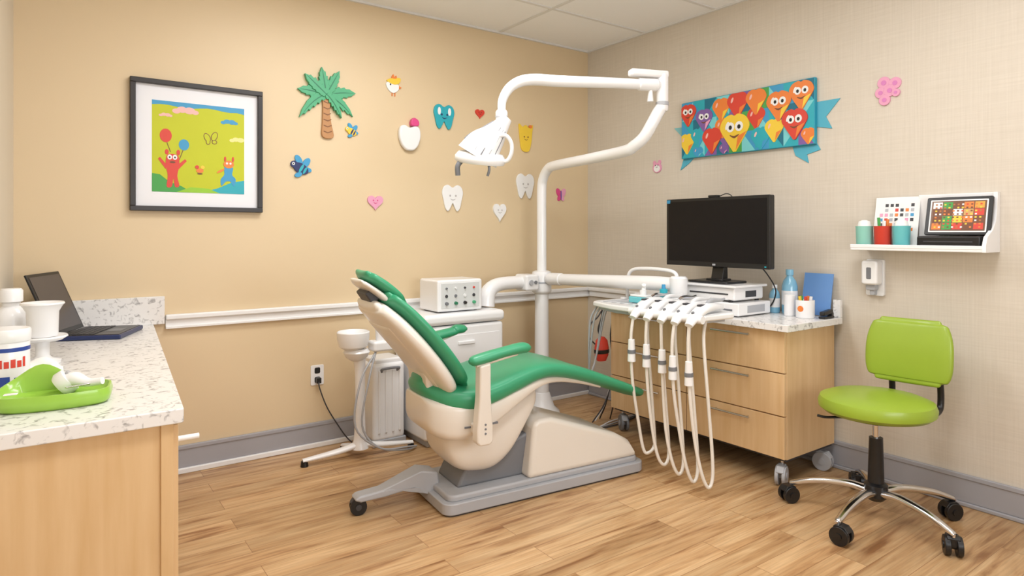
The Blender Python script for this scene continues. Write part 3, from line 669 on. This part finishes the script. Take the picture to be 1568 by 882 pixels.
# equipment on worktop
eq = root('equipment_stack')
box(eq, 'lower_unit', (-.50, -1.74, .836), (-.20, -1.28, .905), WHITE, .008); box(eq, 'lower_slot', (-.503, -1.70, .862), (-.498, -1.36, .872), MGREY)
box(eq, 'upper_unit', (-.48, -1.70, .915), (-.21, -1.30, .985), WHITE, .01); box(eq, 'upper_slot', (-.483, -1.66, .945), (-.478, -1.40, .953), DGREY)
box(eq, 'top_plate', (-.50, -1.72, .985), (-.20, -1.26, .999), WHITE, .005)
for i, (x, y) in enumerate(((-.47, -1.7), (-.23, -1.7), (-.47, -1.32), (-.23, -1.32))): cyl(eq, 'foot_%d' % i, (x, y, .8305), (x, y, .838), .012, .012, BLACK, 12); cyl(eq, 'foot_b%d' % i, (x, y+(.03 if y < -1.5 else -.03), .904), (x, y+(.03 if y < -1.5 else -.03), .917), .012, .012, BLACK, 12)
box(eq, 'side_panel', (-.42, -1.7415, .85), (-.26, -1.739, .89), LGREY)
box(eq, 'side_port', (-.38, -1.7015, .93), (-.28, -1.699, .965), DGREY)
kb = root('white_scanner', (-.34, -1.08, .831)); box(kb, 'body', (-.14, -.13, .0), (.13, .13, .05), WHITE, .01); prof(kb, 'lid', [(-.14, .052), (-.13, .075), (.12, .10), (.13, .052)], .128, WHITE, .006); box(kb, 'panel', (-.142, -.1, .015), (-.139, .1, .035), LGREY)
mo = root('desktop_monitor', (-.355, -1.49, 1.0))
box(mo, 'housing', (-.012, -.355, .09), (.03, .355, .495), BLACK, .008)
box(mo, 'bezel', (-.02, -.355, .09), (-.008, .355, .495), mat('bezel_black', S(22, 22, 24), .4), .003)
box(mo, 'screen', (-.0215, -.338, .118), (-.0195, .338, .478), SCREEN)
box(mo, 'badge', (-.0222, -.008, .098), (-.0195, .012, .108), LGREY); box(mo, 'sticker', (-.0222, .325, .47), (-.0195, .350, .49), SKYB); box(mo, 'power_led', (-.0222, -.335, .10), (-.0195, -.325, .106), TEAL)
prof(mo, 'neck', [(.0, .01), (.055, .01), (.05, .2), (.03, .25), (.02, .1)], .04, BLACK, .004)
ext(mo, 'foot', rrect(-.1, -.14, .11, .14, .03), .0, .012, BLACK, .004); ext(mo, 'foot_top', rrect(-.03, -.06, .07, .06, .02), .01, .022, BLACK, .004)
box(mo, 'webcam', (-.02, -.02, .495), (.01, .045, .508), BLACK, .004); sweep(mo, 'webcam_cord', [(.0, -.02, .5), (.03, -.05, .515), (.045, -.08, .49), (.05, -.1, .4)], .003, BLACK, 6)
pc = root('power_cord'); sweep(pc, 'cord', [(-.31, -1.72, 1.13), (-.25, -1.755, 1.05), (-.19, -1.765, .96), (-.172, -1.72, .87), (-.178, -1.64, .838)], .004, BLACK, 8)
def bottle(name, x, y, r, h, m, capm):
    t = root(name, (x, y, .831))
    lathe(t, 'body', [(0, 0), (r*.9, 0), (r, .006), (r, h*.62), (r*.8, h*.74), (r*.4, h*.84), (r*.38, h*.88), (0, h*.88)], m)
    lathe(t, 'cap', [(0, h*.87), (r*.5, h*.87), (r*.5, h), (0, h)], capm); lathe(t, 'label', [(r*1.01, h*.2), (r*1.02, h*.22), (r*1.02, h*.5), (r*1.01, h*.52)], WHITE)
bottle('water_bottle', -.13, -1.72, .03, .16, PETB, WHITE); bottle('mouthwash_bottle', -.10, -1.795, .042, .25, PETB, PETB)
t = root('white_canister', (-.19, -1.85, .831)); lathe(t, 'body', [(0, 0), (.028, 0), (.03, .004), (.03, .09), (0, .09)], WHITE); lathe(t, 'cap', [(0, .09), (.031, .09), (.031, .112), (.025, .118), (0, .118)], WHITE)
t = root('blue_booklet', M=Matrix.Translation((-.075, -1.93, .8315)) @ Matrix.Rotation(math.radians(11), 4, 'Y')); box(t, 'cover', (-.004, -.082, .002), (.004, .082, .235), BLUEB, .001); box(t, 'pages', (-.002, -.08, .002), (.002, .0832, .232), PAPER)
t = root('marker_cup', (-.20, -1.945, .831)); lathe(t, 'cup', [(0, 0), (.045, 0), (.048, .005), (.048, .095), (.044, .095), (.042, .01), (0, .01)], WHITE)
for k, mm in enumerate((ORNG, GRN, YEL, RED, WHITE)): cyl(t, 'marker_%d' % k, (.015*math.cos(k*1.25), .015*math.sin(k*1.25), .012), (.03*math.cos(k*1.25), .03*math.sin(k*1.25), .115), .008, .008, mm, 10)
cyl(t, 'orange_sticker', (-.04, -.0, .05), (-.0495, .0, .05), .016, .016, ORNG, 16)
t = root('black_stapler', (-.14, -2.03, .831)); box(t, 'base', (-.05, -.018, 0), (.05, .018, .012), BLACK, .004); box(t, 'arm', (-.045, -.014, .02), (.05, .014, .042), BLACK, .006, M=Matrix.Rotation(-.12, 4, 'Y')); box(t, 'hinge', (.03, -.014, .01), (.05, .014, .03), BLACK, .003)

# ---------------------------------------------------------------- operating light
PB = Vector((-.67, -.25, 0))
ol = root('dental_operating_light', PB)
def L(x, y, z, *r): return (x-PB.x, y-PB.y, z)+tuple(r)
lathe(ol, 'foot', [(0, 0), (.125, 0), (.13, .01), (.125, .03), (.09, .06), (.07, .12), (.055, .16), (0, .16)], WHITE)
cyl(ol, 'lower_pole', (0, 0, .12), (0, 0, .88), .052, .048, WHITE, 32)
lathe(ol, 'hub', [(.0, .855), (.05, .855), (.068, .87), (.07, .88), (.07, 1.0), (.066, 1.012), (.045, 1.02), (0, 1.02)], WHITE)
lathe(ol, 'hub_ring', [(.0705, .93), (.072, .933), (.072, .940), (.0705, .943)], LGREY)
sweep(ol, 'riser_and_arm', [L(-.67, -.25, 1.01), L(-.67, -.25, 1.3), L(-.67, -.25, 1.58), L(-.673, -.27, 1.67), L(-.68, -.33, 1.73), L(-.69, -.42, 1.75), L(-.74, -.8, 1.755), L(-.785, -1.17, 1.765), L(-.79, -1.25, 1.785), L(-.78, -1.32, 1.83), L(-.765, -1.365, 1.9), L(-.74, -1.385, 1.96), L(-.722, -1.40, 2.0)], .034, WHITE, 18)
lathe(ol, 'elbow_joint', [(0, 0), (.028, 0), (.034, .01), (.034, .2), (.03, .21), (0, .21)], WHITE, c=L(-.72, -1.40, 1.97)[:3])
lathe(ol, 'elbow_ring', [(.0345, .03), (.0365, .032), (.0365, .05), (.0345, .052)], LGREY, c=L(-.72, -1.40, 1.97)[:3])
box(ol, 'elbow_cap', (-.2, -.03, 0), (.03, .03, .04), WHITE, .012, M=Matrix.Translation(L(-.72, -1.40, 2.155)) @ Matrix.Rotation(math.radians(-20), 4, 'Z'))
sweep(ol, 'upper_arm', [L(-.74, -1.393, 2.115, .028), L(-1.0, -1.30, 2.11, .029), L(-1.3, -1.19, 2.10, .031), L(-1.42, -1.145, 2.10, .031), L(-1.50, -1.118, 2.085, .029), L(-1.56, -1.10, 2.045, .026), L(-1.60, -1.095, 1.98, .023), L(-1.607, -1.096, 1.92, .021)], .03, WHITE, 18)
cyl(ol, 'arm_sleeve', L(-.75, -1.389, 2.115), L(-.86, -1.35, 2.113), .036, .034, WHITE, 24, bevel=.006)
cyl(ol, 'hang_knob', L(-.79, -1.375, 2.09), L(-.79, -1.375, 2.02), .012, .018, WHITE, 16)
lathe(ol, 'neck_joint', [(0, -.03), (.026, -.03), (.031, -.02), (.031, .03), (.025, .04), (0, .04)], WHITE, c=L(-1.607, -1.096, 1.885)[:3])
lathe(ol, 'neck_ring', [(.0315, 0), (.033, .001), (.033, .008), (.0315, .009)], LGREY, c=L(-1.607, -1.096, 1.885)[:3])
HM = Matrix.Translation(L(-1.735, -1.085, 1.64)) @ Matrix.Rotation(math.radians(-35.8), 4, 'Z') @ Matrix.Rotation(math.radians(6), 4, 'Y') @ Matrix.Rotation(math.radians(10), 4, 'X')
DS = .9
lathe(ol, 'head_dish', [(r_*DS, z_) for r_, z_ in [(0, .012), (.11, .012), (.115, 0), (.135, .002), (.144, .014), (.144, .034), (.125, .056), (.06, .068), (0, .07)]], WHITE, M=HM, sy=.9)
lathe(ol, 'head_lens', [(0, .004), (.098*DS, .004), (.102*DS, .012), (0, .012)], LEDG, M=HM, sy=.9)
for k in range(6):
    a = k*math.pi/3; lathe(ol, 'led_%d' % k, [(0, -.002), (.016, -.002), (.02, .005), (0, .0052)], DGREY if k % 2 else WHITE, c=(.055*math.cos(a), .048*math.sin(a), 0), M=HM, n=16)
lathe(ol, 'led_centre', [(0, -.004), (.018, -.004), (.022, .005), (0, .0052)], MGREY, M=HM, n=20)
SP = [(-.015, 0, .035, .112), (.012, .005, .09, .096), (.05, .02, .14, .070), (.085, .035, .195, .045), (.114, .045, .242, .028)]
sweep(ol, 'head_shell', SP, .05, WHITE, 28, M=HM)
for k in range(7):
    ph = -.75+.36*k; path = []
    for j in range(6):
        t_ = .35+j/5*2.6; i0 = int(t_); f_ = t_-i0
        P0, P1 = Vector(SP[i0]), Vector(SP[i0+1]); q_ = P0.lerp(P1, f_)
        u1 = Vector((.1, -.99, 0)); u2 = Vector((-.8, 0, .6))
        path.append(tuple(Vector(q_[:3])+(u1*math.cos(ph)+u2*math.sin(ph))*(q_[3]+.0005)))
    sweep(ol, 'cooling_slot_%d' % k, path, .0035, LGREY if k % 2 else MGREY, 6, M=HM)
sweep(ol, 'loop_handle', [(.09, -.03, .03), (.135, -.03, .03), (.155, -.03, .07), (.15, -.03, .12), (.12, -.03, .155), (.08, -.02, .15)], .010, WHITE, 12, M=HM)
sweep(ol, 'grip_left', [(-.09, -.05, .01), (-.105, -.06, -.02), (-.10, -.06, -.065)], .013, MGREY, 12, M=HM)
sweep(ol, 'grip_right', [(.05, -.08, .01), (.055, -.09, -.02), (.05, -.09, -.05)], .007, MGREY, 10, M=HM)

# ---------------------------------------------------------------- supply cabinet + control box
su = root('dental_supply_cabinet', (-1.415, -.235, 0))
box(su, 'body', (-.285, -.20, .04), (.285, .21, .72), WHITE, .02)
box(su, 'lid', (-.295, -.21, .725), (.295, .215, .795), WHITE, .028, seg=5)
box(su, 'plinth', (-.26, -.18, 0), (.26, .19, .05), LGREY, .005); box(su, 'door_line', (-.25, -.2035, .1), (.25, -.199, .66), WHITE, .004); box(su, 'pull', (-.06, -.214, .60), (.06, -.2, .62), WHITE, .004)
cu = root('control_box', (-1.43, -.27, .797))
box(cu, 'case', (-.16, -.12, 0.004), (.165, .12, .2), WHITE, .014); box(cu, 'front_panel', (-.135, -.123, .025), (.14, -.118, .18), mat('panel_pale', S(214, 216, 216), .4), .002)
for k in range(4):
    cyl(cu, 'knob_%d' % k, (-.10+.066*k, -.123, .055), (-.10+.066*k, -.138, .055), .011, .009, [MGREY, PALMD, BLACK, PALMG][k], 20)
    cyl(cu, 'gauge_%d' % k, (-.10+.066*k, -.123, .10), (-.10+.066*k, -.128, .10), .010, .009, [DGREY, MGREY, WHITE, DGREY][k], 20)
    cyl(cu, 'switch_%d' % k, (-.10+.066*k, -.123, .148), (-.10+.066*k, -.131, .148), .007, .006, [MGREY, WHITE, DGREY, RED][k], 14)
for k in range(4): cyl(cu, 'foot_%d' % k, ((-.13, .13)[k % 2], (-.09, .09)[k//2], 0), ((-.13, .13)[k % 2], (-.09, .09)[k//2], .006), .01, .01, BLACK, 10)
# ---------------------------------------------------------------- delivery unit
du = root('dental_delivery_unit', PB)
sweep(du, 'supply_arm', [L(-.745, -.25, .945, .045), L(-.9, -.25, .945, .045), L(-1.03, -.25, .94, .046), L(-1.10, -.25, .915, .05), L(-1.135, -.25, .87, .055), L(-1.145, -.25, .80, .06)], .05, WHITE, 20)
box(du, 'arm_clamp', L(-.86, -.32, .885), L(-.745, -.18, 1.0), WHITE, .018); cyl(du, 'clamp_knob_a', L(-.82, -.32, .945), L(-.82, -.33, .945), .018, .018, LGREY, 16); cyl(du, 'clamp_knob_b', L(-.78, -.32, .945), L(-.78, -.328, .945), .012, .012, MGREY, 16)
sweep(du, 'swing_arm', [L(-.668, -.325, .965, .036), L(-.65, -.7, .975, .038), L(-.62, -1.2, .99, .040), L(-.605, -1.40, .99, .040)], .04, WHITE, 20, asp=1.05)
cyl(du, 'swing_arm_cuff', L(-.667, -.34, .966), L(-.662, -.46, .969), .043, .043, WHITE, 24, bevel=.006)
lathe(du, 'arm_end', [(0, -.05), (.045, -.05), (.05, -.04), (.05, .045), (.04, .055), (0, .055)], WHITE, c=L(-.605, -1.42, .985)[:3])
cyl(du, 'tray_post', L(-.625, -1.42, .88), L(-.61, -1.42, .95), .03, .03, WHITE, 20)
tray = [(-.875, -1.0), (-.93, -1.2), (-.93, -1.75), (-.90, -1.83), (-.68, -1.84), (-.625, -1.78), (-.60, -1.4), (-.60, -1.02), (-.64, -.98), (-.82, -.97)]
tl = [(x-PB.x, y-PB.y) for x, y in tray]
cxm = sum(p_[0] for p_ in tl)/len(tl); cym = sum(p_[1] for p_ in tl)/len(tl)
ins = [(cxm+(x-cxm)*.9, cym+(y-cym)*.95) for x, y in tl]; bot = [(cxm+(x-cxm)*.85, cym+(y-cym)*.9) for x, y in tl]
ext(du, 'tray_body', tl, .850, .880, WHITE, .010, seg=4); ext(du, 'tray_under', bot, .832, .852, LGREY, .004)
ext(du, 'tray_mat', ins, .879, .8815, mat('tray_insert', S(222, 223, 224), .3))
for k in range(9): box(du, 'groove_%d' % k, L(-.86+.004*k, -1.04-.03*k-.008, .881), L(-.66, -1.04-.03*k+.002, .8845), LGREY if k % 2 else WHITE, .001)
sweep(du, 'bow_handle', [L(-.585, -1.0, .88), L(-.58, -1.0, 1.0), L(-.575, -1.03, 1.055), L(-.57, -1.12, 1.07), L(-.57, -1.28, 1.07), L(-.575, -1.37, 1.055), L(-.58, -1.40, 1.0)], .011, WHITE, 12)
box(du, 'handle_bracket', L(-.63, -1.02, .86), L(-.57, -.98, .89), WHITE, .008)
ys = [-1.42, -1.515, -1.61, -1.70, -1.79]
for i, y in enumerate(ys):
    sweep(du, 'holder_%d' % i, [L(-.70, y+.02, .905, .024), L(-.78, y+.01, .912, .032), L(-.87, y, .905, .036), L(-.94, y-.005, .872, .032), L(-.985, y-.008, .835, .022)], .02, WHITE, 16, asp=.7)
    box(du, 'holder_slot_%d' % i, L(-.90, y-.012, .922), L(-.84, y+.012, .931), DGREY, .003)
    cyl(du, 'holder_button_%d' % i, L(-.945, y-.004, .888), L(-.95, y-.004, .898), .009, .008, MGREY, 12)
    sweep(du, 'handpiece_%d' % i, [L(-.83, y+.004, .935, .008), L(-.78, y+.012, .945, .011), L(-.70, y+.02, .94, .009), L(-.66, y+.025, .945, .006)], .01, [CHROME, WHITE, CHROME, WHITE, LGREY][i], 12)
    dx = .012*((i*7) % 3-1)
    zb = [.12, .08, .06, .05, .05][i]
    sweep(du, 'hose_%d' % i, [L(-.97, y, .85), L(-.975+dx, y+.003, .72), L(-.97+dx, y-.003, .5), L(-.955, y-.02, .28), L(-.94, y-.045, .13), L(-.915, y-.065, zb), L(-.885, y-.07, zb+.03), L(-.872, y-.06, .2), L(-.87, y-.03, .5), L(-.86, y, .75), L(-.83, y+.01, .85)], .0085, OFFW, 10)
    cyl(du, 'connector_%d' % i, L(-.974+dx, y, .72-.015*i), L(-.973+dx, y, .60-.015*i), .017, .022, WHITE, 16, bevel=.003)
    cyl(du, 'connector_band_%d' % i, L(-.974+dx, y, .665-.015*i), L(-.973+dx, y, .645-.015*i), .0215, .022, MGREY, 16)
sweep(du, 'instrument_bar', [L(-.93, -1.36, .862), L(-.94, -1.6, .862), L(-.93, -1.84, .862)], .02, WHITE, 14)
for i in range(2):
    sweep(du, 'suction_hose_%d' % i, [L(-.84, -1.0-.03*i, .85), L(-.87, -.97-.03*i, .75), L(-.86, -.95, .5-.05*i), L(-.80, -.90, .42), L(-.72, -.86, .5), L(-.69, -.9-.02*i, .8), L(-.69, -.98, .845)], .006, LGREY, 8)
st = root('tray_supplies', (-.725, -1.27, .8855))
ext(st, 'teal_box', rrect(-.06, -.07, .05, .07, .012), 0, .035, mat('aqua_box', S(110, 200, 212), .35), .006); ext(st, 'teal_lid', rrect(-.055, -.065, .045, .065, .012), .035, .048, WHITE, .005)
cyl(st, 'bottle', (.04, -.11, 0), (.04, -.11, .085), .022, .022, TEAL, 20, bevel=.004); cyl(st, 'bottle_cap', (.04, -.11, .085), (.04, -.11, .11), .012, .010, SKYB, 16)
cyl(st, 'cup', (-.03, -.02, .048), (-.03, -.02, .075), .018, .02, WHITE, 16); sweep(st, 'paper_tip', [(.02, .03, .05), (.03, .03, .08), (.02, .02, .10)], .012, PAPER, 10)

# ---------------------------------------------------------------- dental chair
ch = root('dental_chair', (-1.55, -1.16, 0), math.radians(-6))
ext(ch, 'base_skirt', rrect(-.503, -.217, .672, .217, .05, 6), .008, .060, LGREY, .006)
ext(ch, 'base_gasket', rrect(-.49, -.205, .66, .205, .04), .0, .012, DGREY)
ext(ch, 'base_top', rrect(-.475, -.195, .645, .195, .04), .055, .088, LGREY, .012, seg=4)
prof(ch, 'pedestal_cover', [(-.05, .085), (-.01, .34), (.03, .365), (.10, .365), (.50, .225), (.58, .18), (.64, .085)], lambda x, z: .195-.077*max(0, z-.085), OFFW, .03, seg=5)
prof(ch, 'pedestal_bellows', [(-.40, .085), (-.34, .20), (.02, .30), (.02, .085)], .12, MGREY, .015)
loftx(ch, 'lift_drum', [(-.475, .33, .40, .06), (-.465, .28, .41, .11), (-.44, .22, .42, .15), (-.38, .165, .43, .17), (-.28, .145, .45, .175), (-.20, .155, .47, .175), (-.12, .215, .48, .17), (-.04, .33, .50, .16), (.02, .42, .51, .14), (.04, .46, .51, .10)], OFFW, e=4)
loftx(ch, 'seat_pan', [(-.565, .46, .52, .07), (-.56, .41, .53, .13), (-.535, .365, .53, .18), (-.48, .338, .53, .225), (-.40, .335, .53, .245), (-.28, .37, .53, .245), (-.14, .455, .55, .235), (0, .525, .58, .215), (.12, .535, .575, .19), (.28, .505, .54, .17), (.42, .465, .49, .15)], OFFW, e=5)
prof(ch, 'pan_seam', [(-.42, .412), (-.42, .404), (-.25, .404), (-.25, .412)], .2475, MGREY)
cushion(ch, 'seat_cushion', [(-.545, .60, .16, .05), (-.535, .57, .28, .08), (-.505, .545, .39, .10), (-.45, .522, .47, .13), (-.36, .515, .52, .135), (-.25, .535, .52, .125), (-.12, .572, .50, .115), (0, .60, .48, .10), (.12, .595, .46, .09), (.3, .547, .44, .08), (.5, .476, .43, .066), (.64, .422, .41, .06), (.69, .403, .35, .054), (.715, .395, .25, .048)], GREEN, crown=.012)
def off(path, d_, w=None, t=None):
    o = []
    for i, s in enumerate(path):
        a, b_ = path[max(i-1, 0)], path[min(i+1, len(path)-1)]
        T = Vector((b_[0]-a[0], b_[1]-a[1])).normalized(); N_ = Vector((T.y, -T.x))
        o.append((s[0]+N_.x*d_, s[1]+N_.y*d_, s[2]*(w or 1), s[3]*(t or 1)))
    return o
bp = [(-.43, .565, .36, .05), (-.455, .61, .46, .06), (-.52, .70, .50, .065), (-.61, .81, .50, .065), (-.69, .90, .46, .06), (-.75, .96, .38, .05), (-.765, .975, .28, .04)]
cushion(ch, 'back_cushion', off(bp, .032), GREEN, crown=-.02)
cushion(ch, 'back_shell', [(x, z_, w*1.03, t*1.4) for x, z_, w, t in off(bp, -.022)], OFFW, e=2.8)
cushion(ch, 'shell_inset', [(x, z_, w*.66, t*.5) for x, z_, w, t in off(bp[1:5], -.056)], OFFW, e=2.8)
hp_ = [(-.675, .955, .20, .045), (-.70, .985, .25, .05), (-.755, 1.03, .265, .052), (-.81, 1.07, .25, .045), (-.828, 1.085, .18, .035)]
cushion(ch, 'headrest_cushion', off(hp_, .02), GREEN, crown=-.008)
cushion(ch, 'headrest_shell', [(x, z_, w*.98, t*.6) for x, z_, w, t in off(hp_, -.018)], OFFW)
for i, y in enumerate((-.05, .05)):
    sweep(ch, 'headrest_bar_%d' % i, [(-.735, y, .92), (-.785, y, .97), (-.79, y, 1.01), (-.775, y, 1.03)], .009, BLACK, 10)
box(ch, 'headrest_bracket', (-.03, -.075, -.03), (.02, .075, .03), DGREY, .008, M=Matrix.Translation((-.785, 0, 1.01)) @ Matrix.Rotation(-.6, 4, 'Y'))
prof(ch, 'back_hinge', [(-.50, .42), (-.545, .52), (-.555, .62), (-.60, .72), (-.56, .70), (-.47, .58), (-.44, .44)], .12, OFFW, .02)
for i, (y, x0, x1, z0) in enumerate(((-.315, -.43, -.13, .735), (.30, -.40, -.16, .745))):
    sweep(ch, 'arm_pad_%d' % i, [(x0, y, z0-.018, .012), (x0+.02, y, z0-.014, .030), (x0+.09, y, z0-.002, .034), (x0+.17, y, z0+.012, .032), (x1-.05, y, z0+.022, .034), (x1-.01, y, z0+.022, .030), (x1+.012, y, z0+.02, .012)], .03, GREEN, 18, asp=.75)
    sweep(ch, 'arm_under_%d' % i, [(x0+.03, y, z0-.035, .016), (x0+.1, y, z0-.022, .02), (x1-.06, y, z0, .016)], .02, OFFW, 12, asp=.6)
    prof(ch, 'arm_post_%d' % i, [(-.405, .36), (-.405, .42), (-.392, .56), (-.39, .70), (-.335, .71), (-.335, .56), (-.325, .42), (-.325, .36), (-.34, .345), (-.39, .345)], .028, OFFW, .014, M=Matrix.Translation((0, y, 0)), seg=4)
    ya, yb = (y+.02, -.2) if y < 0 else (.2, y-.02)
    box(ch, 'arm_mount_%d' % i, (-.39, min(ya, yb), .38), (-.34, max(ya, yb), .43), OFFW, .01)
for k in range(3): cyl(ch, 'arm_button_%d' % k, (-.365, -.342, .40+.02*k), (-.365, -.345, .40+.02*k), .005, .005, MGREY, 10)
prof(ch, 'outrigger', [(-.44, .06), (-.45, .14), (-.53, .16), (-.72, .10), (-.83, .092), (-.85, .075), (-.82, .062), (-.70, .065), (-.54, .09), (-.50, .04)], lambda x, z: .055 if x > -.7 else .038, LGREY, .010, M=Matrix.Translation((0, .04, 0)))
caster(ch, -.81, .04, .038, BLACK, DGREY, math.radians(170), .08, .034, 'outrigger_caster')

# ---------------------------------------------------------------- cuspidor stand
cs = root('cuspidor_stand', (-2.06, -.32, 0))
lathe(cs, 'bowl', [(0, .0), (.05, .0), (.08, .02), (.09, .06), (.092, .10), (.087, .105), (.078, .08), (.06, .05), (0, .045)], WHITE, c=(-.04, 0, .62))
lathe(cs, 'bowl_collar', [(0, -.06), (.03, -.06), (.06, -.04), (.075, -.01), (.06, .01), (0, .01)], WHITE, c=(-.02, 0, .615))
box(cs, 'side_caddy', (.06, -.06, .60), (.19, .04, .66), WHITE, .015); cyl(cs, 'tumbler', (.12, -.01, .66), (.12, -.01, .74), .025, .03, WHITE, 20)
sweep(cs, 'column', [(0, 0, .05, .05), (0, 0, .12, .034), (0, 0, .3, .028), (0, 0, .5, .03), (-.005, 0, .58, .038)], .03, WHITE, 18)
for i, (x, y) in enumerate(((-.32, .03), (.32, -.03), (-.04, .16))):
    sweep(cs, 'foot_leg_%d' % i, [(0, 0, .075, .03), (x*.4, y*.4, .05, .026), (x, y, .032, .018)], .02, WHITE, 12, asp=.6)
    cyl(cs, 'foot_pad_%d' % i, (x*.97, y*.97, 0), (x*.97, y*.97, .03), .022, .018, BLACK, 14)
for i in range(2): sweep(cs, 'hose_%d' % i, [(.08, -.04, .60), (-.03+.05*i, -.08, .45), (-.06+.04*i, -.08, .2), (.08, -.1, .06), (.25, -.10, .02+.015*i), (.33, -.06, .015)], .006, LGREY, 8)
tw = root('suction_tower', (-1.835, -.13, 0))
box(tw, 'body', (-.105, -.105, .03), (.105, .10, .50), WHITE, .025, seg=4); box(tw, 'top_cap', (-.09, -.09, .49), (.09, .09, .525), WHITE, .012)
for k in range(4): box(tw, 'front_rib_%d' % k, (-.075+.045*k, -.113, .08), (-.06+.045*k, -.103, .46), WHITE, .005)
box(tw, 'base', (-.11, -.11, 0), (.11, .10, .04), LGREY, .006); sweep(tw, 'grip', [(-.05, -.10, .45), (-.05, -.125, .47), (.05, -.125, .47), (.05, -.10, .45)], .008, MGREY, 10)

# ---------------------------------------------------------------- stool
so = root('rolling_stool', (-.50, -2.45, 0))
lathe(so, 'seat', [(0, .476), (.18, .476), (.214, .480), (.234, .497), (.237, .52), (.228, .543), (.19, .558), (.1, .563), (0, .563)], LIME, n=56)
lathe(so, 'seat_pan', [(0, .462), (.15, .462), (.18, .47), (.19, .48), (0, .48)], BLACK)
cyl(so, 'gas_column', (0, 0, .36), (0, 0, .47), .014, .014, CHROME, 20); cyl(so, 'column_sleeve', (0, 0, .16), (0, 0, .37), .034, .028, BLACK, 24)
cyl(so, 'column_top', (0, 0, .43), (0, 0, .465), .03, .04, BLACK, 20); lathe(so, 'hub', [(0, .09), (.03, .09), (.048, .11), (.048, .16), (.036, .17), (0, .17)], BLACK)
sweep(so, 'height_lever', [(0, 0, .45), (-.08, .10, .45), (-.13, .16, .445), (-.15, .19, .45)], .006, BLACK, 8)
for k in range(5):
    a = math.radians(38+72*k); c_, s_ = math.cos(a), math.sin(a)
    sweep(so, 'spoke_%d' % k, [(.03*c_, .03*s_, .128, .023), (.12*c_, .12*s_, .140, .021), (.25*c_, .25*s_, .124, .018), (.34*c_, .34*s_, .095, .015), (.36*c_, .36*s_, .087, .012)], .02, CHROME, 14, asp=.8)
    caster(so, .355*c_, .355*s_, .039, BLACK, BLACK, a+.8*k, .09, .042, 'caster_%d' % k)
BM = Matrix.Translation((.25, -.03, 0)) @ Matrix.Rotation(math.radians(4), 4, 'Z')
cushion(so, 'backrest', [(-.01, .60, .28, .03), (-.006, .612, .335, .045), (.0, .66, .365, .055), (.008, .74, .368, .058), (.018, .80, .355, .055), (.027, .848, .325, .047), (.03, .862, .30, .038), (.031, .870, .26, .028)], LIME, M=BM, e=3.2, crown=.012, res=8)
for i, y in enumerate((-.12, .09)):
    sweep(so, 'back_bar_%d' % i, [(.10, y*.8-.02, .468), (.20, y-.02, .465), (.285, y-.025, .475), (.305, y-.025, .53), (.295, y-.025, .62), (.285, y-.025, .68)], .014, BLACK, 12)

# ---------------------------------------------------------------- world + camera
w = bpy.data.worlds.new('room_world'); sc.world = w; w.use_nodes = True
w.node_tree.nodes['Background'].inputs[0].default_value = (1, .97, .92, 1); w.node_tree.nodes['Background'].inputs[1].default_value = .3
cam = bpy.data.cameras.new('camera'); co = bpy.data.objects.new('camera', cam); sc.collection.objects.link(co)
cam.sensor_width = 36; cam.lens = 988/1568*36; cam.shift_y = -85/1568; cam.clip_start = .02
co.location = (-3.523, -3.845, 1.29); co.rotation_euler = (math.radians(90), 0, math.radians(-35.8))
sc.camera = co
